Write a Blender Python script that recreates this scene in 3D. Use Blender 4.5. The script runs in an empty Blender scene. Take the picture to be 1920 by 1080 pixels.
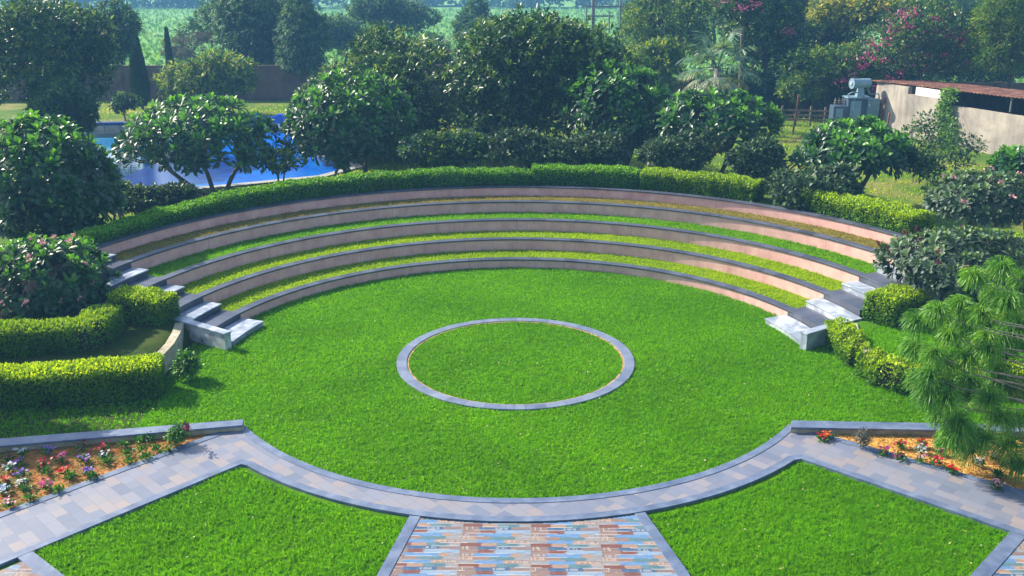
import bpy, math, random
import numpy as np
from mathutils import Vector, Matrix

# ------------------------------------------------------------------ camera, sky, sun
sc = bpy.context.scene
C = sc.collection
rng = np.random.default_rng(7)
random.seed(7)
R_ = math.radians
H = 9.5
FPX = 1800.0
PITCH, YAW, ROLL = 0.31825, -0.0039, -0.0012
cp, sp = math.cos(PITCH), math.sin(PITCH)
Fv = np.array([math.sin(YAW)*cp, math.cos(YAW)*cp, -sp])
Rv = np.array([math.cos(YAW), -math.sin(YAW), 0.0])
Uv = np.cross(Rv, Fv)
R2 = Rv*math.cos(ROLL)+Uv*math.sin(ROLL)
U2 = -Rv*math.sin(ROLL)+Uv*math.cos(ROLL)
cam_d = bpy.data.cameras.new("camera")
cam = bpy.data.objects.new("camera", cam_d)
C.objects.link(cam)
cam_d.sensor_width = 36
cam_d.lens = FPX/1920*36
cam_d.clip_start = 0.1
cam_d.clip_end = 2000
cam.matrix_world = Matrix(((R2[0], U2[0], -Fv[0], 0), (R2[1], U2[1], -Fv[1], 0), (R2[2], U2[2], -Fv[2], H), (0, 0, 0, 1)))
sc.camera = cam

SUN_EL, SUN_AZ = R_(37), math.atan2(-0.89, 0.45)       # azimuth from +Y towards +X
w = bpy.data.worlds.new("World")
sc.world = w
w.use_nodes = True
nt = w.node_tree
sky = nt.nodes.new('ShaderNodeTexSky')
sky.sky_type = 'NISHITA'
sky.sun_disc = False
sky.sun_elevation = SUN_EL
sky.sun_rotation = SUN_AZ
sky.air_density = 1.2
sky.dust_density = 1.5
sky.ozone_density = 1.5
bg = nt.nodes['Background']
bg.inputs['Strength'].default_value = 0.125
nt.links.new(sky.outputs[0], bg.inputs['Color'])
sl = bpy.data.lights.new("sun", 'SUN')
sl.energy = 4.8
sl.angle = R_(0.6)
sl.color = (1.0, 0.91, 0.74)
sun = bpy.data.objects.new("sun", sl)
C.objects.link(sun)
sdir = Vector((math.sin(SUN_AZ)*math.cos(SUN_EL), math.cos(SUN_AZ)*math.cos(SUN_EL), math.sin(SUN_EL)))
sun.rotation_euler = sdir.to_track_quat('Z', 'Y').to_euler()
sun.location = (-30, 20, 40)
sc.view_settings.view_transform = 'Standard'
sc.view_settings.look = 'None'
sc.view_settings.exposure = 1.2
sc.view_settings.gamma = 1
sc.cycles.max_bounces = 8
sc.cycles.transparent_max_bounces = 8


def at(u, v, z=0.0):
    d = Fv*FPX+R2*(u-960)-U2*(v-540)
    t = (H-z)/-d[2]
    return np.array([d[0]*t, d[1]*t, z])


def atY(u, v, Y):
    d = Fv*FPX+R2*(u-960)-U2*(v-540)
    t = Y/d[1]
    return np.array([d[0]*t, Y, H+d[2]*t])


# ------------------------------------------------------------------ helpers: nodes
def newmat(name):
    m = bpy.data.materials.new(name)
    m.use_nodes = True
    t = m.node_tree
    b = t.nodes['Principled BSDF']
    return m, t, b


def N(t, kind, **kw):
    n = t.nodes.new(kind)
    for k, v in kw.items():
        if k.startswith('i_'):
            n.inputs[k[2:]].default_value = v
        else:
            setattr(n, k, v)
    return n


def ramp(t, fac, stops):
    r = t.nodes.new('ShaderNodeValToRGB')
    el = r.color_ramp.elements
    while len(el) < len(stops):
        el.new(0.5)
    for e, (p, c) in zip(el, stops):
        e.position = p
        e.color = (*c, 1)
    t.links.new(fac, r.inputs[0])
    return r.outputs[0]


def noise(t, scale, detail=3, rough=0.55, vec=None, dist=0.0):
    n = N(t, 'ShaderNodeTexNoise')
    n.inputs['Scale'].default_value = scale
    n.inputs['Detail'].default_value = detail
    n.inputs['Roughness'].default_value = rough
    n.inputs['Distortion'].default_value = dist
    if vec is None:
        vec = objvec(t)
    t.links.new(vec, n.inputs['Vector'])
    return n.outputs['Fac']


def objvec(t):
    g = t.nodes.get('geo_pos')
    if g is None:
        g = t.nodes.new('ShaderNodeNewGeometry')
        g.name = 'geo_pos'
    return g.outputs['Position']


def mixc(t, fac, a, b, mode='MIX'):
    m = t.nodes.new('ShaderNodeMix')
    m.data_type = 'RGBA'
    m.blend_type = mode
    for s, val in ((0, fac), (6, a), (7, b)):
        if isinstance(val, (int, float)):
            m.inputs[s].default_value = val
        elif isinstance(val, tuple):
            m.inputs[s].default_value = (*val, 1)
        else:
            t.links.new(val, m.inputs[s])
    return m.outputs[2]


def bump(t, b, h, strength=0.3, dist=0.02):
    n = t.nodes.new('ShaderNodeBump')
    n.inputs['Strength'].default_value = strength
    n.inputs['Distance'].default_value = dist
    t.links.new(h, n.inputs['Height'])
    t.links.new(n.outputs[0], b.inputs['Normal'])


def surf(name, stops, scale=3.0, rough=0.8, detail=5, bs=0.3, bscale=None, bd=0.01, spec=0.5, dist=0.0, metal=0.0):
    m, t, b = newmat(name)
    f = noise(t, scale, detail, 0.6, dist=dist)
    c = ramp(t, f, stops)
    t.links.new(c, b.inputs['Base Color'])
    b.inputs['Roughness'].default_value = rough
    b.inputs['Metallic'].default_value = metal
    b.inputs['Specular IOR Level'].default_value = spec
    if bs:
        bump(t, b, noise(t, bscale or scale*6, 4), bs, bd)
    return m


def leafmat(name, cols, tip=None, trans=0.3, rough=0.5, spec=0.3, tcol=None):
    """per-leaf colour from the mesh attribute rnd; attribute tip marks young growth"""
    m, t, b = newmat(name)
    a = N(t, 'ShaderNodeAttribute', attribute_name='rnd')
    n = len(cols)
    c = ramp(t, a.outputs['Fac'], [(i/(n-1), cc) for i, cc in enumerate(cols)])
    big = noise(t, 0.9, 2)
    c = mixc(t, mulv(t, big, 0.5), c, scalec(cols[0], 0.8))
    if tip:
        a2 = N(t, 'ShaderNodeAttribute', attribute_name='tip')
        c = mixc(t, a2.outputs['Fac'], c, tip)
    t.links.new(c, b.inputs['Base Color'])
    b.inputs['Roughness'].default_value = rough
    b.inputs['Specular IOR Level'].default_value = spec
    tr = t.nodes.new('ShaderNodeBsdfTranslucent')
    tc = mixc(t, 1.0, c, (1.5, 1.35, 0.5) if tcol is None else tcol, 'MULTIPLY')
    t.links.new(tc, tr.inputs['Color'])
    ms = t.nodes.new('ShaderNodeMixShader')
    ms.inputs[0].default_value = trans
    t.links.new(b.outputs[0], ms.inputs[1])
    t.links.new(tr.outputs[0], ms.inputs[2])
    t.links.new(ms.outputs[0], t.nodes['Material Output'].inputs['Surface'])
    return m


def scalec(c, k):
    return tuple(x*k for x in c)


def mulv(t, a, k):
    m = t.nodes.new('ShaderNodeMath')
    m.operation = 'MULTIPLY'
    t.links.new(a, m.inputs[0])
    m.inputs[1].default_value = k
    return m.outputs[0]


# ------------------------------------------------------------------ helpers: objects
def thing(name, label, cat, loc=(0, 0, 0), group=None):
    o = bpy.data.objects.new(name, None)
    o.empty_display_size = 0.2
    C.objects.link(o)
    o.location = loc
    tag(o, label, cat, group)
    return o


def tag(o, label=None, cat=None, group=None, kind=None):
    if label: o['label'] = label
    if cat: o['category'] = cat
    if group: o['group'] = group
    if kind: o['kind'] = kind
    return o


def link(name, me, mat, parent=None, smooth=False):
    if mat is not None:
        me.materials.append(mat)
    if smooth:
        me.polygons.foreach_set('use_smooth', np.ones(len(me.polygons), dtype=bool))
    o = bpy.data.objects.new(name, me)
    C.objects.link(o)
    if parent is not None:
        o.parent = parent
        L = Vector(parent.location)
        p = parent.parent
        while p is not None:
            L += Vector(p.location)
            p = p.parent
        me.transform(Matrix.Translation(-L))
    return o


class MB:
    """collects polygons (world coordinates)"""
    def __init__(s):
        s.v = []
        s.f = []

    def add(s, vs, fs):
        k = len(s.v)
        s.v += [tuple(map(float, p)) for p in vs]
        s.f += [tuple(i+k for i in f) for f in fs]
        return s

    def box(s, c, size, rz=0.0, rx=0.0):
        sx, sy, sz = (q/2 for q in size)
        M = Matrix.Translation(Vector(c)) @ Matrix.Rotation(rz, 4, 'Z') @ Matrix.Rotation(rx, 4, 'X')
        vs = [M @ Vector((x, y, z)) for x in (-sx, sx) for y in (-sy, sy) for z in (-sz, sz)]
        return s.add(vs, [(0, 1, 3, 2), (4, 6, 7, 5), (0, 4, 5, 1), (2, 3, 7, 6), (0, 2, 6, 4), (1, 5, 7, 3)])

    def prism(s, poly, z0, z1):
        n = len(poly)
        z0 = z0 if hasattr(z0, '__len__') else [z0]*n
        z1 = z1 if hasattr(z1, '__len__') else [z1]*n
        a = sum(poly[i][0]*poly[(i+1) % n][1]-poly[(i+1) % n][0]*poly[i][1] for i in range(n))
        if a < 0:
            poly = poly[::-1]; z0 = z0[::-1]; z1 = z1[::-1]
        vs = [(p[0], p[1], z) for p, z in zip(poly, z0)]+[(p[0], p[1], z) for p, z in zip(poly, z1)]
        fs = [tuple(range(n))[::-1], tuple(range(n, 2*n))]+[(i, (i+1) % n, n+(i+1) % n, n+i) for i in range(n)]
        return s.add(vs, fs)

    def ring(s, c, r0, r1, z0, z1, a0, a1, n=None):
        """solid annular sector, angles in degrees from +Y towards +X"""
        n = n or max(2, int(abs(a1-a0)/1.0))
        A = np.radians(np.linspace(a0, a1, n+1))
        full = abs(abs(a1-a0)-360) < 1e-6
        vs = []
        for a in A:
            sx, cx = math.sin(a), math.cos(a)
            vs += [(c[0]+r0*sx, c[1]+r0*cx, z0), (c[0]+r1*sx, c[1]+r1*cx, z0), (c[0]+r1*sx, c[1]+r1*cx, z1), (c[0]+r0*sx, c[1]+r0*cx, z1)]
        fs = []
        for i in range(n):
            k = 4*i
            for j in range(4):
                fs.append((k+j, k+4+j, k+4+(j+1) % 4, k+(j+1) % 4))
        if not full:
            fs += [(0, 1, 2, 3), (4*n+3, 4*n+2, 4*n+1, 4*n)]
        return s.add(vs, fs)

    def tube(s, pts, rad, n=6, caps=True):
        pts = [Vector(p) for p in pts]
        rad = rad if hasattr(rad, '__len__') else [rad]*len(pts)
        vs = []
        for i, p in enumerate(pts):
            d = (pts[min(i+1, len(pts)-1)]-pts[max(i-1, 0)]).normalized()
            a = d.orthogonal().normalized() if i == 0 else (a-d*a.dot(d)).normalized()
            b = d.cross(a)
            for k in range(n):
                t = 2*math.pi*k/n
                vs.append(p+(a*math.cos(t)+b*math.sin(t))*rad[i])
        fs = [(i*n+k, i*n+(k+1) % n, (i+1)*n+(k+1) % n, (i+1)*n+k) for i in range(len(pts)-1) for k in range(n)]
        if caps:
            fs += [tuple(range(n))[::-1], tuple(range((len(pts)-1)*n, len(pts)*n))]
        return s.add(vs, fs)

    def mesh(s, name):
        me = bpy.data.meshes.new(name)
        me.from_pydata(s.v, [], s.f)
        me.validate()
        return me

    def build(s, name, mat, parent=None, smooth=False, bevel=0.0):
        me = s.mesh(name)
        import bmesh
        bm = bmesh.new()
        bm.from_mesh(me)
        bmesh.ops.recalc_face_normals(bm, faces=bm.faces)
        bm.to_mesh(me)
        bm.free()
        o = link(name, me, mat, parent, smooth)
        if bevel:
            b = o.modifiers.new('bevel', 'BEVEL')
            b.width = bevel
            b.segments = 2
            b.limit_method = 'ANGLE'
            b.angle_limit = R_(40)
        return o


def np_mesh(name, V, idx, sizes, attrs=None):
    """fast mesh from arrays: V (n,3), idx flat vertex index, sizes loops per face"""
    me = bpy.data.meshes.new(name)
    nf = len(sizes)
    me.vertices.add(len(V))
    me.vertices.foreach_set('co', np.ascontiguousarray(V, dtype=np.float32).ravel())
    me.loops.add(len(idx))
    me.loops.foreach_set('vertex_index', np.ascontiguousarray(idx, dtype=np.int32))
    me.polygons.add(nf)
    st = np.zeros(nf, dtype=np.int32)
    st[1:] = np.cumsum(sizes)[:-1]
    me.polygons.foreach_set('loop_start', st)
    me.polygons.foreach_set('loop_total', np.ascontiguousarray(sizes, dtype=np.int32))
    for k, a in (attrs or {}).items():
        at_ = me.attributes.new(k, 'FLOAT', 'FACE')
        at_.data.foreach_set('value', np.ascontiguousarray(a, dtype=np.float32))
    me.update(calc_edges=True)
    return me


def unit(a):
    return a/np.maximum(np.linalg.norm(a, axis=-1, keepdims=True), 1e-9)


def template_mesh(name, P, D, Nn, L, W, T, F, rnd=None, tip=None):
    """instances template verts T (m,3: along, across, up) on n frames; F list of faces"""
    n = len(P)
    D = unit(D)
    S = unit(np.cross(D, Nn))
    U = np.cross(S, D)
    L = np.broadcast_to(L, (n,)); W = np.broadcast_to(W, (n,))
    T = np.asarray(T, float)
    V = (P[:, None, :]+D[:, None, :]*(T[None, :, 0:1]*L[:, None, None])
         + S[:, None, :]*(T[None, :, 1:2]*W[:, None, None])+U[:, None, :]*(T[None, :, 2:3]*L[:, None, None]))
    m = len(T)
    flat = np.concatenate([np.array(f) for f in F])
    sizes = np.array([len(f) for f in F])
    idx = (flat[None, :]+np.arange(n)[:, None]*m).ravel()
    nf = len(F)
    rnd = rng.random(n) if rnd is None else rnd
    at_ = {'rnd': np.repeat(rnd, nf)}
    at_['tip'] = np.repeat(np.zeros(n) if tip is None else tip, nf)
    return np_mesh(name, V.reshape(-1, 3), idx, np.tile(sizes, n), at_)


RHOMB = ([(0, 0, 0), (.45, -.5, .06), (1, 0, -.04), (.45, .5, .06)], [(0, 1, 2), (0, 2, 3)])
OBLONG = ([(0, 0, 0), (.4, -.28, .05), (.4, 0, 0), (.4, .28, .05), (.78, -.5, 0), (.78, 0, -.05), (.78, .5, 0), (1, 0, -.14)],
          [(0, 2, 1), (0, 3, 2), (1, 2, 5, 4), (2, 3, 6, 5), (4, 5, 7), (5, 6, 7)])
BLADE = ([(0, -.5, 0), (0, .5, 0), (.6, .3, .0), (1, 0, -.25), (.6, -.3, 0)], [(0, 1, 2, 4), (4, 2, 3)])
GRASS = ([(0, -.5, 0), (0, .5, 0), (1, 0, 0)], [(0, 1, 2)])


def rand_dirs(n):
    a = rng.normal(size=(n, 3))
    return unit(a)


# ------------------------------------------------------------------ materials
SLATE = surf('dark_slate', [(.25, (.018, .022, .038)), (.55, (.04, .048, .075)), (.8, (.09, .10, .14))], 2.2, 0.45, 6, .25, 25, .006)
BORDER = surf('blue_slate_border', [(.3, (.055, .08, .14)), (.5, (.09, .12, .195)), (.75, (.16, .195, .27))], 3.0, 0.5, 7, .25, 30, .005)
MARBLE = surf('grey_marble', [(.25, (.12, .145, .19)), (.48, (.23, .265, .33)), (.6, (.42, .45, .50)), (.8, (.17, .205, .27))], 1.6, 0.35, 8, .12, 20, .004, dist=1.2)
PLASTER = surf('pink_plaster', [(.2, (.38, .20, .175)), (.45, (.52, .29, .25)), (.7, (.60, .37, .31))], 1.3, 0.9, 8, .35, 14, .012)
STAINED = surf('stained_concrete', [(.3, (.05, .055, .06)), (.42, (.22, .24, .25)), (.55, (.42, .44, .45)), (.75, (.52, .53, .52))], 2.6, 0.85, 7, .4, 18, .01, dist=.8)
KERB = surf('weathered_kerb', [(.3, (.16, .14, .09)), (.5, (.33, .29, .2)), (.7, (.42, .40, .33))], 3, 0.9, 7, .4, 18, .01)
BARK = surf('bark', [(.3, (.035, .028, .022)), (.7, (.12, .095, .07))], 5, 0.9, 6, .6, 20, .02)
BARKPALE = surf('pale_bark', [(.3, (.12, .10, .08)), (.7, (.30, .26, .21))], 5, 0.9, 6, .6, 20, .02)
MULCH = surf('straw_mulch', [(.28, (.16, .07, .02)), (.45, (.52, .25, .045)), (.6, (.62, .38, .09)), (.75, (.66, .48, .16))], 7, 0.95, 8, .8, 30, .03)
MULCHRED = surf('orange_soil', [(.28, (.06, .035, .015)), (.42, (.09, .10, .015)), (.54, (.32, .12, .025)), (.75, (.42, .24, .04))], 3.2, 0.95, 8, .8, 30, .03)
SHEDWALL_ = surf('shed_plaster', [(.25, (.12, .105, .095)), (.40, (.22, .19, .17)), (.55, (.30, .265, .235)), (.75, (.40, .35, .30))], .8, 0.92, 9, .3, 6, .02, dist=.5)
m, t, b = newmat('shed_plaster_stained')
c = ramp(t, noise(t, .7, 9, .65, dist=.6), [(.25, (.13, .115, .105)), (.42, (.25, .22, .195)), (.56, (.33, .29, .25)), (.75, (.42, .37, .31))])
mp_ = N(t, 'ShaderNodeMapping'); mp_.inputs['Scale'].default_value = (1.6, 1.6, .22)
t.links.new(objvec(t), mp_.inputs['Vector'])
st_ = ramp(t, noise(t, 1.5, 6, .7, vec=mp_.outputs[0]), [(.46, (0, 0, 0)), (.68, (1, 1, 1))])
c = mixc(t, mulv(t, st_, .40), c, (.09, .08, .075))
t.links.new(c, b.inputs['Base Color']); b.inputs['Roughness'].default_value = .93
bump(t, b, noise(t, 6, 7), .3, .02)
SHEDWALL = m
RUST = surf('rusty_sheet', [(.3, (.05, .022, .016)), (.48, (.20, .075, .04)), (.6, (.33, .14, .08)), (.75, (.40, .30, .24))], 2.2, 0.85, 7, .3, 12, .01)
RUSTPOLE = surf('rusty_steel', [(.3, (.09, .035, .025)), (.7, (.26, .10, .07))], 6, 0.8, 4, .2)
TRAFO = surf('grey_blue_paint', [(.3, (.12, .20, .27)), (.7, (.20, .29, .36))], 2, 0.45, 5, .1)
TRAFOD = surf('dark_grey_paint', [(.3, (.025, .05, .085)), (.7, (.05, .085, .125))], 2, 0.5, 5, .1)
BRICK = surf('dark_boundary_brick', [(.3, (.055, .035, .03)), (.7, (.15, .09, .075))], 1.2, 0.95, 8, .4, 8, .03)
WOODF = surf('weathered_wood', [(.3, (.09, .06, .045)), (.7, (.24, .17, .12))], 3, 0.9, 5, .3)
POOLBLUE = surf('pool_blue_paint', [(.3, (.0, .06, .42)), (.7, (.01, .13, .62))], 1.2, 0.3, 4, .1)
POOLKERB = surf('pool_kerb', [(.3, (.22, .22, .22)), (.7, (.36, .35, .34))], 2, 0.7, 5, .1)
BEIGE = surf('beige_plaster', [(.3, (.30, .26, .22)), (.7, (.46, .41, .36))], 2, 0.85, 5, .1)
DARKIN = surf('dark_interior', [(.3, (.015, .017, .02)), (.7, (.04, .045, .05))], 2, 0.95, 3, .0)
WIRE = surf('galvanised_steel', [(.3, (.10, .11, .12)), (.7, (.2, .21, .22))], 2, 0.5, 3, .0)

# joints and streaks that follow the arcs: a coordinate (angle about the theatre centre, height)
def polar_vec(t, cx, cy, ka, kz):
    sub = N(t, 'ShaderNodeVectorMath', operation='SUBTRACT')
    t.links.new(objvec(t), sub.inputs[0])
    sub.inputs[1].default_value = (cx, cy, 0)
    sx = N(t, 'ShaderNodeSeparateXYZ')
    t.links.new(sub.outputs[0], sx.inputs[0])
    at2 = N(t, 'ShaderNodeMath', operation='ARCTAN2')
    t.links.new(sx.outputs[0], at2.inputs[0]); t.links.new(sx.outputs[1], at2.inputs[1])
    a = mulv(t, at2.outputs[0], ka)
    z = mulv(t, sx.outputs[2], kz)
    cb = N(t, 'ShaderNodeCombineXYZ')
    t.links.new(a, cb.inputs[0]); t.links.new(z, cb.inputs[1])
    return cb.outputs[0], a


def joints(t, a, width):
    fr = N(t, 'ShaderNodeMath', operation='FRACT'); t.links.new(a, fr.inputs[0])
    lt = N(t, 'ShaderNodeMath', operation='LESS_THAN'); t.links.new(fr.outputs[0], lt.inputs[0]); lt.inputs[1].default_value = width
    fl = N(t, 'ShaderNodeMath', operation='FLOOR'); t.links.new(a, fl.inputs[0])
    wn = N(t, 'ShaderNodeTexWhiteNoise', noise_dimensions='1D'); t.links.new(fl.outputs[0], wn.inputs['W'])
    return lt.outputs[0], wn.outputs['Value']


def arc_material(name, stops, cx, cy, ka, jw, jcol, var, rough, bs=.25, streak=0):
    m, t, b = newmat(name)
    c = ramp(t, noise(t, 2.4, 7, .62), stops)
    vec, a = polar_vec(t, cx, cy, ka, 1.5)
    if streak:
        v2, _ = polar_vec(t, cx, cy, 45, 1.1)
        st = ramp(t, noise(t, 1.6, 5, .7, vec=v2), [(.40, (0, 0, 0)), (.66, (1, 1, 1))])
        c = mixc(t, mulv(t, st, streak), c, scalec(stops[0][1], .45))
        v3, _ = polar_vec(t, cx, cy, 9, .6)
        st3 = ramp(t, noise(t, 1.3, 3, .6, vec=v3), [(.45, (0, 0, 0)), (.6, (1, 1, 1))])
        c = mixc(t, mulv(t, st3, .22), c, scalec(stops[-1][1], 1.12))
    j, wn = joints(t, a, jw)
    c = mixc(t, mulv(t, wn, var), c, scalec(stops[-1][1], 1.15))
    c = mixc(t, j, c, jcol)
    t.links.new(c, b.inputs['Base Color'])
    b.inputs['Roughness'].default_value = rough
    bump(t, b, noise(t, 22, 4), bs, .01)
    return m


SLATE = arc_material('dark_slate', [(.25, (.018, .022, .038)), (.55, (.04, .048, .075)), (.8, (.09, .10, .14))], .037, 22.526, 21, .012, (.008, .009, .012), .55, .42)
PLASTER = arc_material('pink_plaster', [(.2, (.40, .205, .185)), (.45, (.55, .30, .27)), (.7, (.64, .39, .34))], .037, 22.526, 5.3, .004, (.26, .15, .13), .12, .9, .35, .17)
RINGST = arc_material('ring_slabs', [(.3, (.055, .08, .13)), (.5, (.095, .12, .19)), (.75, (.18, .21, .28))], 0, 22.928, 6.2, .02, (.04, .04, .05), .45, .5)

# grass colours
GRASSM = leafmat('lawn_blades', [(.040, .15, .001), (.095, .30, .001), (.165, .45, .001), (.30, .60, .002)], trans=.5, rough=.7, spec=.06, tcol=(1.7, 1.5, .3))
GRASSY = leafmat('terrace_blades', [(.12, .24, .002), (.24, .40, .002), (.40, .55, .003), (.55, .62, .01)], trans=.5, rough=.7, spec=.06, tcol=(1.5, 1.4, .3))
GRASSDRY = leafmat('dry_blades', [(.14, .13, .02), (.24, .22, .03), (.36, .28, .07), (.20, .24, .03)], trans=.35, rough=.6, spec=.2)


def lawn_material(name, stops, scale=1.1):
    m, t, b = newmat(name)
    f = noise(t, scale, 7, .65)
    c = ramp(t, f, stops)
    fine = noise(t, 38, 3, .7)
    c = mixc(t, mulv(t, fine, .7), c, scalec(stops[0][1], .55))
    t.links.new(c, b.inputs['Base Color'])
    b.inputs['Roughness'].default_value = .95
    b.inputs['Specular IOR Level'].default_value = .1
    bump(t, b, fine, .8, .04)
    return m


LAWNG = lawn_material('lawn_ground', [(.3, (.045, .14, .003)), (.55, (.08, .21, .003)), (.75, (.12, .26, .005))])
TERRG = lawn_material('terrace_ground', [(.3, (.09, .17, .006)), (.55, (.18, .28, .008)), (.75, (.28, .36, .02))])
DRYG = lawn_material('dry_ground', [(.3, (.12, .10, .03)), (.55, (.20, .19, .035)), (.75, (.30, .24, .09))])
BACKG = lawn_material('back_ground', [(.3, (.05, .12, .012)), (.48, (.11, .19, .02)), (.60, (.24, .23, .06)), (.75, (.34, .26, .13))], .35)
FIELD = lawn_material('field_crop', [(.3, (.10, .24, .05)), (.5, (.16, .34, .07)), (.7, (.26, .42, .12))], .12)
SHELFG_SHADETONE = lawn_material('shade_toned_shelf_ground', [(.3, (.02, .045, .008)), (.5, (.05, .085, .010)), (.7, (.11, .125, .025))], 1.5)  # mossy soil, darkened so its colour carries the shade between the left hedges


def stone_path_material():
    m, t, b = newmat('random_slab_paving')
    mp = N(t, 'ShaderNodeMapping')
    mp.inputs['Rotation'].default_value = (0, 0, R_(44))
    t.links.new(objvec(t), mp.inputs['Vector'])
    cols = []
    for bw, rh, off, sq, sf, loc in ((.46, .235, .37, .62, 2, 0.0), (.31, .47, .5, 1.0, 2, 3.3)):
        br = N(t, 'ShaderNodeTexBrick', offset=off, offset_frequency=2, squash=sq, squash_frequency=sf)
        br.inputs['Scale'].default_value = 1
        br.inputs['Brick Width'].default_value = bw
        br.inputs['Row Height'].default_value = rh
        br.inputs['Mortar Size'].default_value = .004
        br.inputs['Mortar Smooth'].default_value = .1
        br.inputs['Color1'].default_value = (0, 0, 0, 1)
        br.inputs['Color2'].default_value = (1, 1, 1, 1)
        br.inputs['Mortar'].default_value = (.5, .5, .5, 1)
        t.links.new(mp.outputs[0], br.inputs['Vector'])
        cols.append(br)
    c = ramp(t, cols[0].outputs['Color'], [(0, (.13, .165, .23)), (.18, (.21, .235, .29)), (.36, (.16, .195, .26)), (.48, (.30, .28, .28)), (.62, (.24, .26, .31)), (.76, (.33, .275, .24)), (.86, (.27, .27, .30)), (.95, (.37, .30, .25)), (1, (.15, .18, .26))])
    f = noise(t, 4.5, 6, .6, dist=1.0)
    c = mixc(t, mulv(t, f, .45), c, (.26, .255, .28))
    c = mixc(t, cols[0].outputs['Fac'], c, (.16, .17, .2))
    c = mixc(t, 1.0, c, (.68, .68, .74), 'MULTIPLY')
    t.links.new(c, b.inputs['Base Color'])
    b.inputs['Roughness'].default_value = .48
    bump(t, b, noise(t, 14, 5), .2, .006)
    return m


PAVING = stone_path_material()


def mosaic_material():
    m, t, b = newmat('printed_strip_tiles')
    a = N(t, 'ShaderNodeVertexColor', layer_name='Col')
    t.links.new(a.outputs[0], b.inputs['Base Color'])
    b.inputs['Roughness'].default_value = .22
    return m


MOSAIC = mosaic_material()
TC = np.array([0.037, 22.526])        # terrace centre
RK = [8.458, 9.712, 10.968, 12.234, 13.38]
ZK = [0.319, 0.678, 1.048, 1.420, 1.735]
LC = np.array([0.0, 23.265])          # lawn circle centre
RC = np.array([0.0, 22.928])          # centre ring
GB = 0.6                              # level of the back ground


def sst(a, b, x):
    t = np.clip((x-a)/(b-a), 0, 1)
    return t*t*(3-2*t)


def ground_z(x, y):
    x = np.asarray(x, float); y = np.asarray(y, float)
    dx, dy = x-TC[0], y-TC[1]
    r = np.hypot(dx, dy)
    phi = np.degrees(np.abs(np.arctan2(dx, dy)))
    back = np.where(r < 13.52, -0.08, 1.66+(GB-1.66)*sst(15.0, 18.5, r))
    shelf = .45*sst(8.85, 9.05, np.abs(x))*sst(21.5, 21.75, y)
    side = shelf+sst(25.9, 27.6, y)*np.clip((r-11.5)/3, 0, 1)*1.2*sst(8.9, 9.6, np.abs(x))
    side = side+(GB-side)*sst(15.5, 19, r)*sst(22, 25, y)
    z = np.where(phi < 77.0, back, side)
    z = np.where((r < 8.75), 0.0, z)
    z = np.where((phi < 77) & (r < 13.52), -0.08, z)
    z = np.where((r < 8.46) | (y < 21), 0.0, z)
    return z


# ------------------------------------------------------------------ setting: ground
def grid_mesh(name, xs, ys, zf, hole=None):
    X, Y = np.meshgrid(xs, ys)
    Z = zf(X, Y)
    V = np.stack([X, Y, Z], -1).reshape(-1, 3)
    nx, ny = len(xs), len(ys)
    i = np.arange(nx-1)[None, :]+np.arange(ny-1)[:, None]*nx
    Q = np.stack([i, i+1, i+1+nx, i+nx], -1).reshape(-1, 4)
    if hole is not None:
        cc = V[Q].mean(1)
        Q = Q[~hole(cc[:, 0], cc[:, 1])]
    return np_mesh(name, V, Q.ravel(), np.full(len(Q), 4))


POOL = [(-25.5, 55.4), (-17.6, 56.2), (-14.0, 57.9), (-12.2, 57.6), (-10.4, 50.0), (-7.7, 45.6), (-9.0, 43.3), (-12.5, 41.4), (-16.0, 39.8), (-17.2, 40.0), (-18.3, 43.5), (-22, 46.5), (-27, 48)]


def inpoly(x, y, P):
    x = np.asarray(x, float); y = np.asarray(y, float)
    ins = np.zeros(x.shape, bool)
    n = len(P)
    for i in range(n):
        x0, y0 = P[i]; x1, y1 = P[(i+1) % n]
        c = ((y0 > y) != (y1 > y))
        ins ^= c & (x < (x1-x0)*(y-y0)/((y1-y0) if y1 != y0 else 1e-9)+x0)
    return ins


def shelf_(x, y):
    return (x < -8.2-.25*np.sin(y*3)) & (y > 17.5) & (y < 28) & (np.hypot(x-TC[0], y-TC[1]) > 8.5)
def is_back(x, y):
    return (y > 26.2) & (np.hypot(x-TC[0], y-TC[1]) > 13.3)
me = grid_mesh('lawn_ground', np.arange(-24, 24.01, .2), np.arange(-6, 38.01, .2), ground_z, hole=lambda x, y: is_back(x, y) | shelf_(x, y))
o = link('lawn', me, LAWNG, smooth=True)
tag(o, kind='structure')
me = grid_mesh('shade_toned_shelf_ground', np.arange(-24, 24.01, .2), np.arange(-6, 38.01, .2), ground_z, hole=lambda x, y: is_back(x, y) | ~shelf_(x, y))
tag(link('ground', me, SHELFG_SHADETONE, smooth=True), kind='structure')
me = grid_mesh('bank_ground', np.arange(-24, 24.01, .2), np.arange(-6, 38.01, .2), ground_z, hole=lambda x, y: ~is_back(x, y))
tag(link('ground', me, BACKG, smooth=True), kind='structure')
me = grid_mesh('back_ground', np.arange(-48, 48.01, .5), np.arange(38, 78.01, .5), lambda X, Y: ground_z(X, Y)-.0, hole=lambda x, y: inpoly(x, y, POOL))
tag(link('ground', me, BACKG, smooth=True), kind='structure')
m1 = MB()
for (x0, x1, y0, y1) in ((-250, 250, 78, 420), (-250, -48, -60, 78), (48, 250, -60, 78), (-48, 48, -60, -6), (-48, -24, -6, 38), (24, 48, -6, 38)):
    zz = GB if y1 > 30 and (y0 >= 38) else GB
    m1.add([(x0, y0, zz), (x1, y0, zz), (x1, y1, zz), (x0, y1, zz)], [(0, 1, 2, 3)])
tag(m1.build('field', FIELD), kind='structure')

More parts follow.
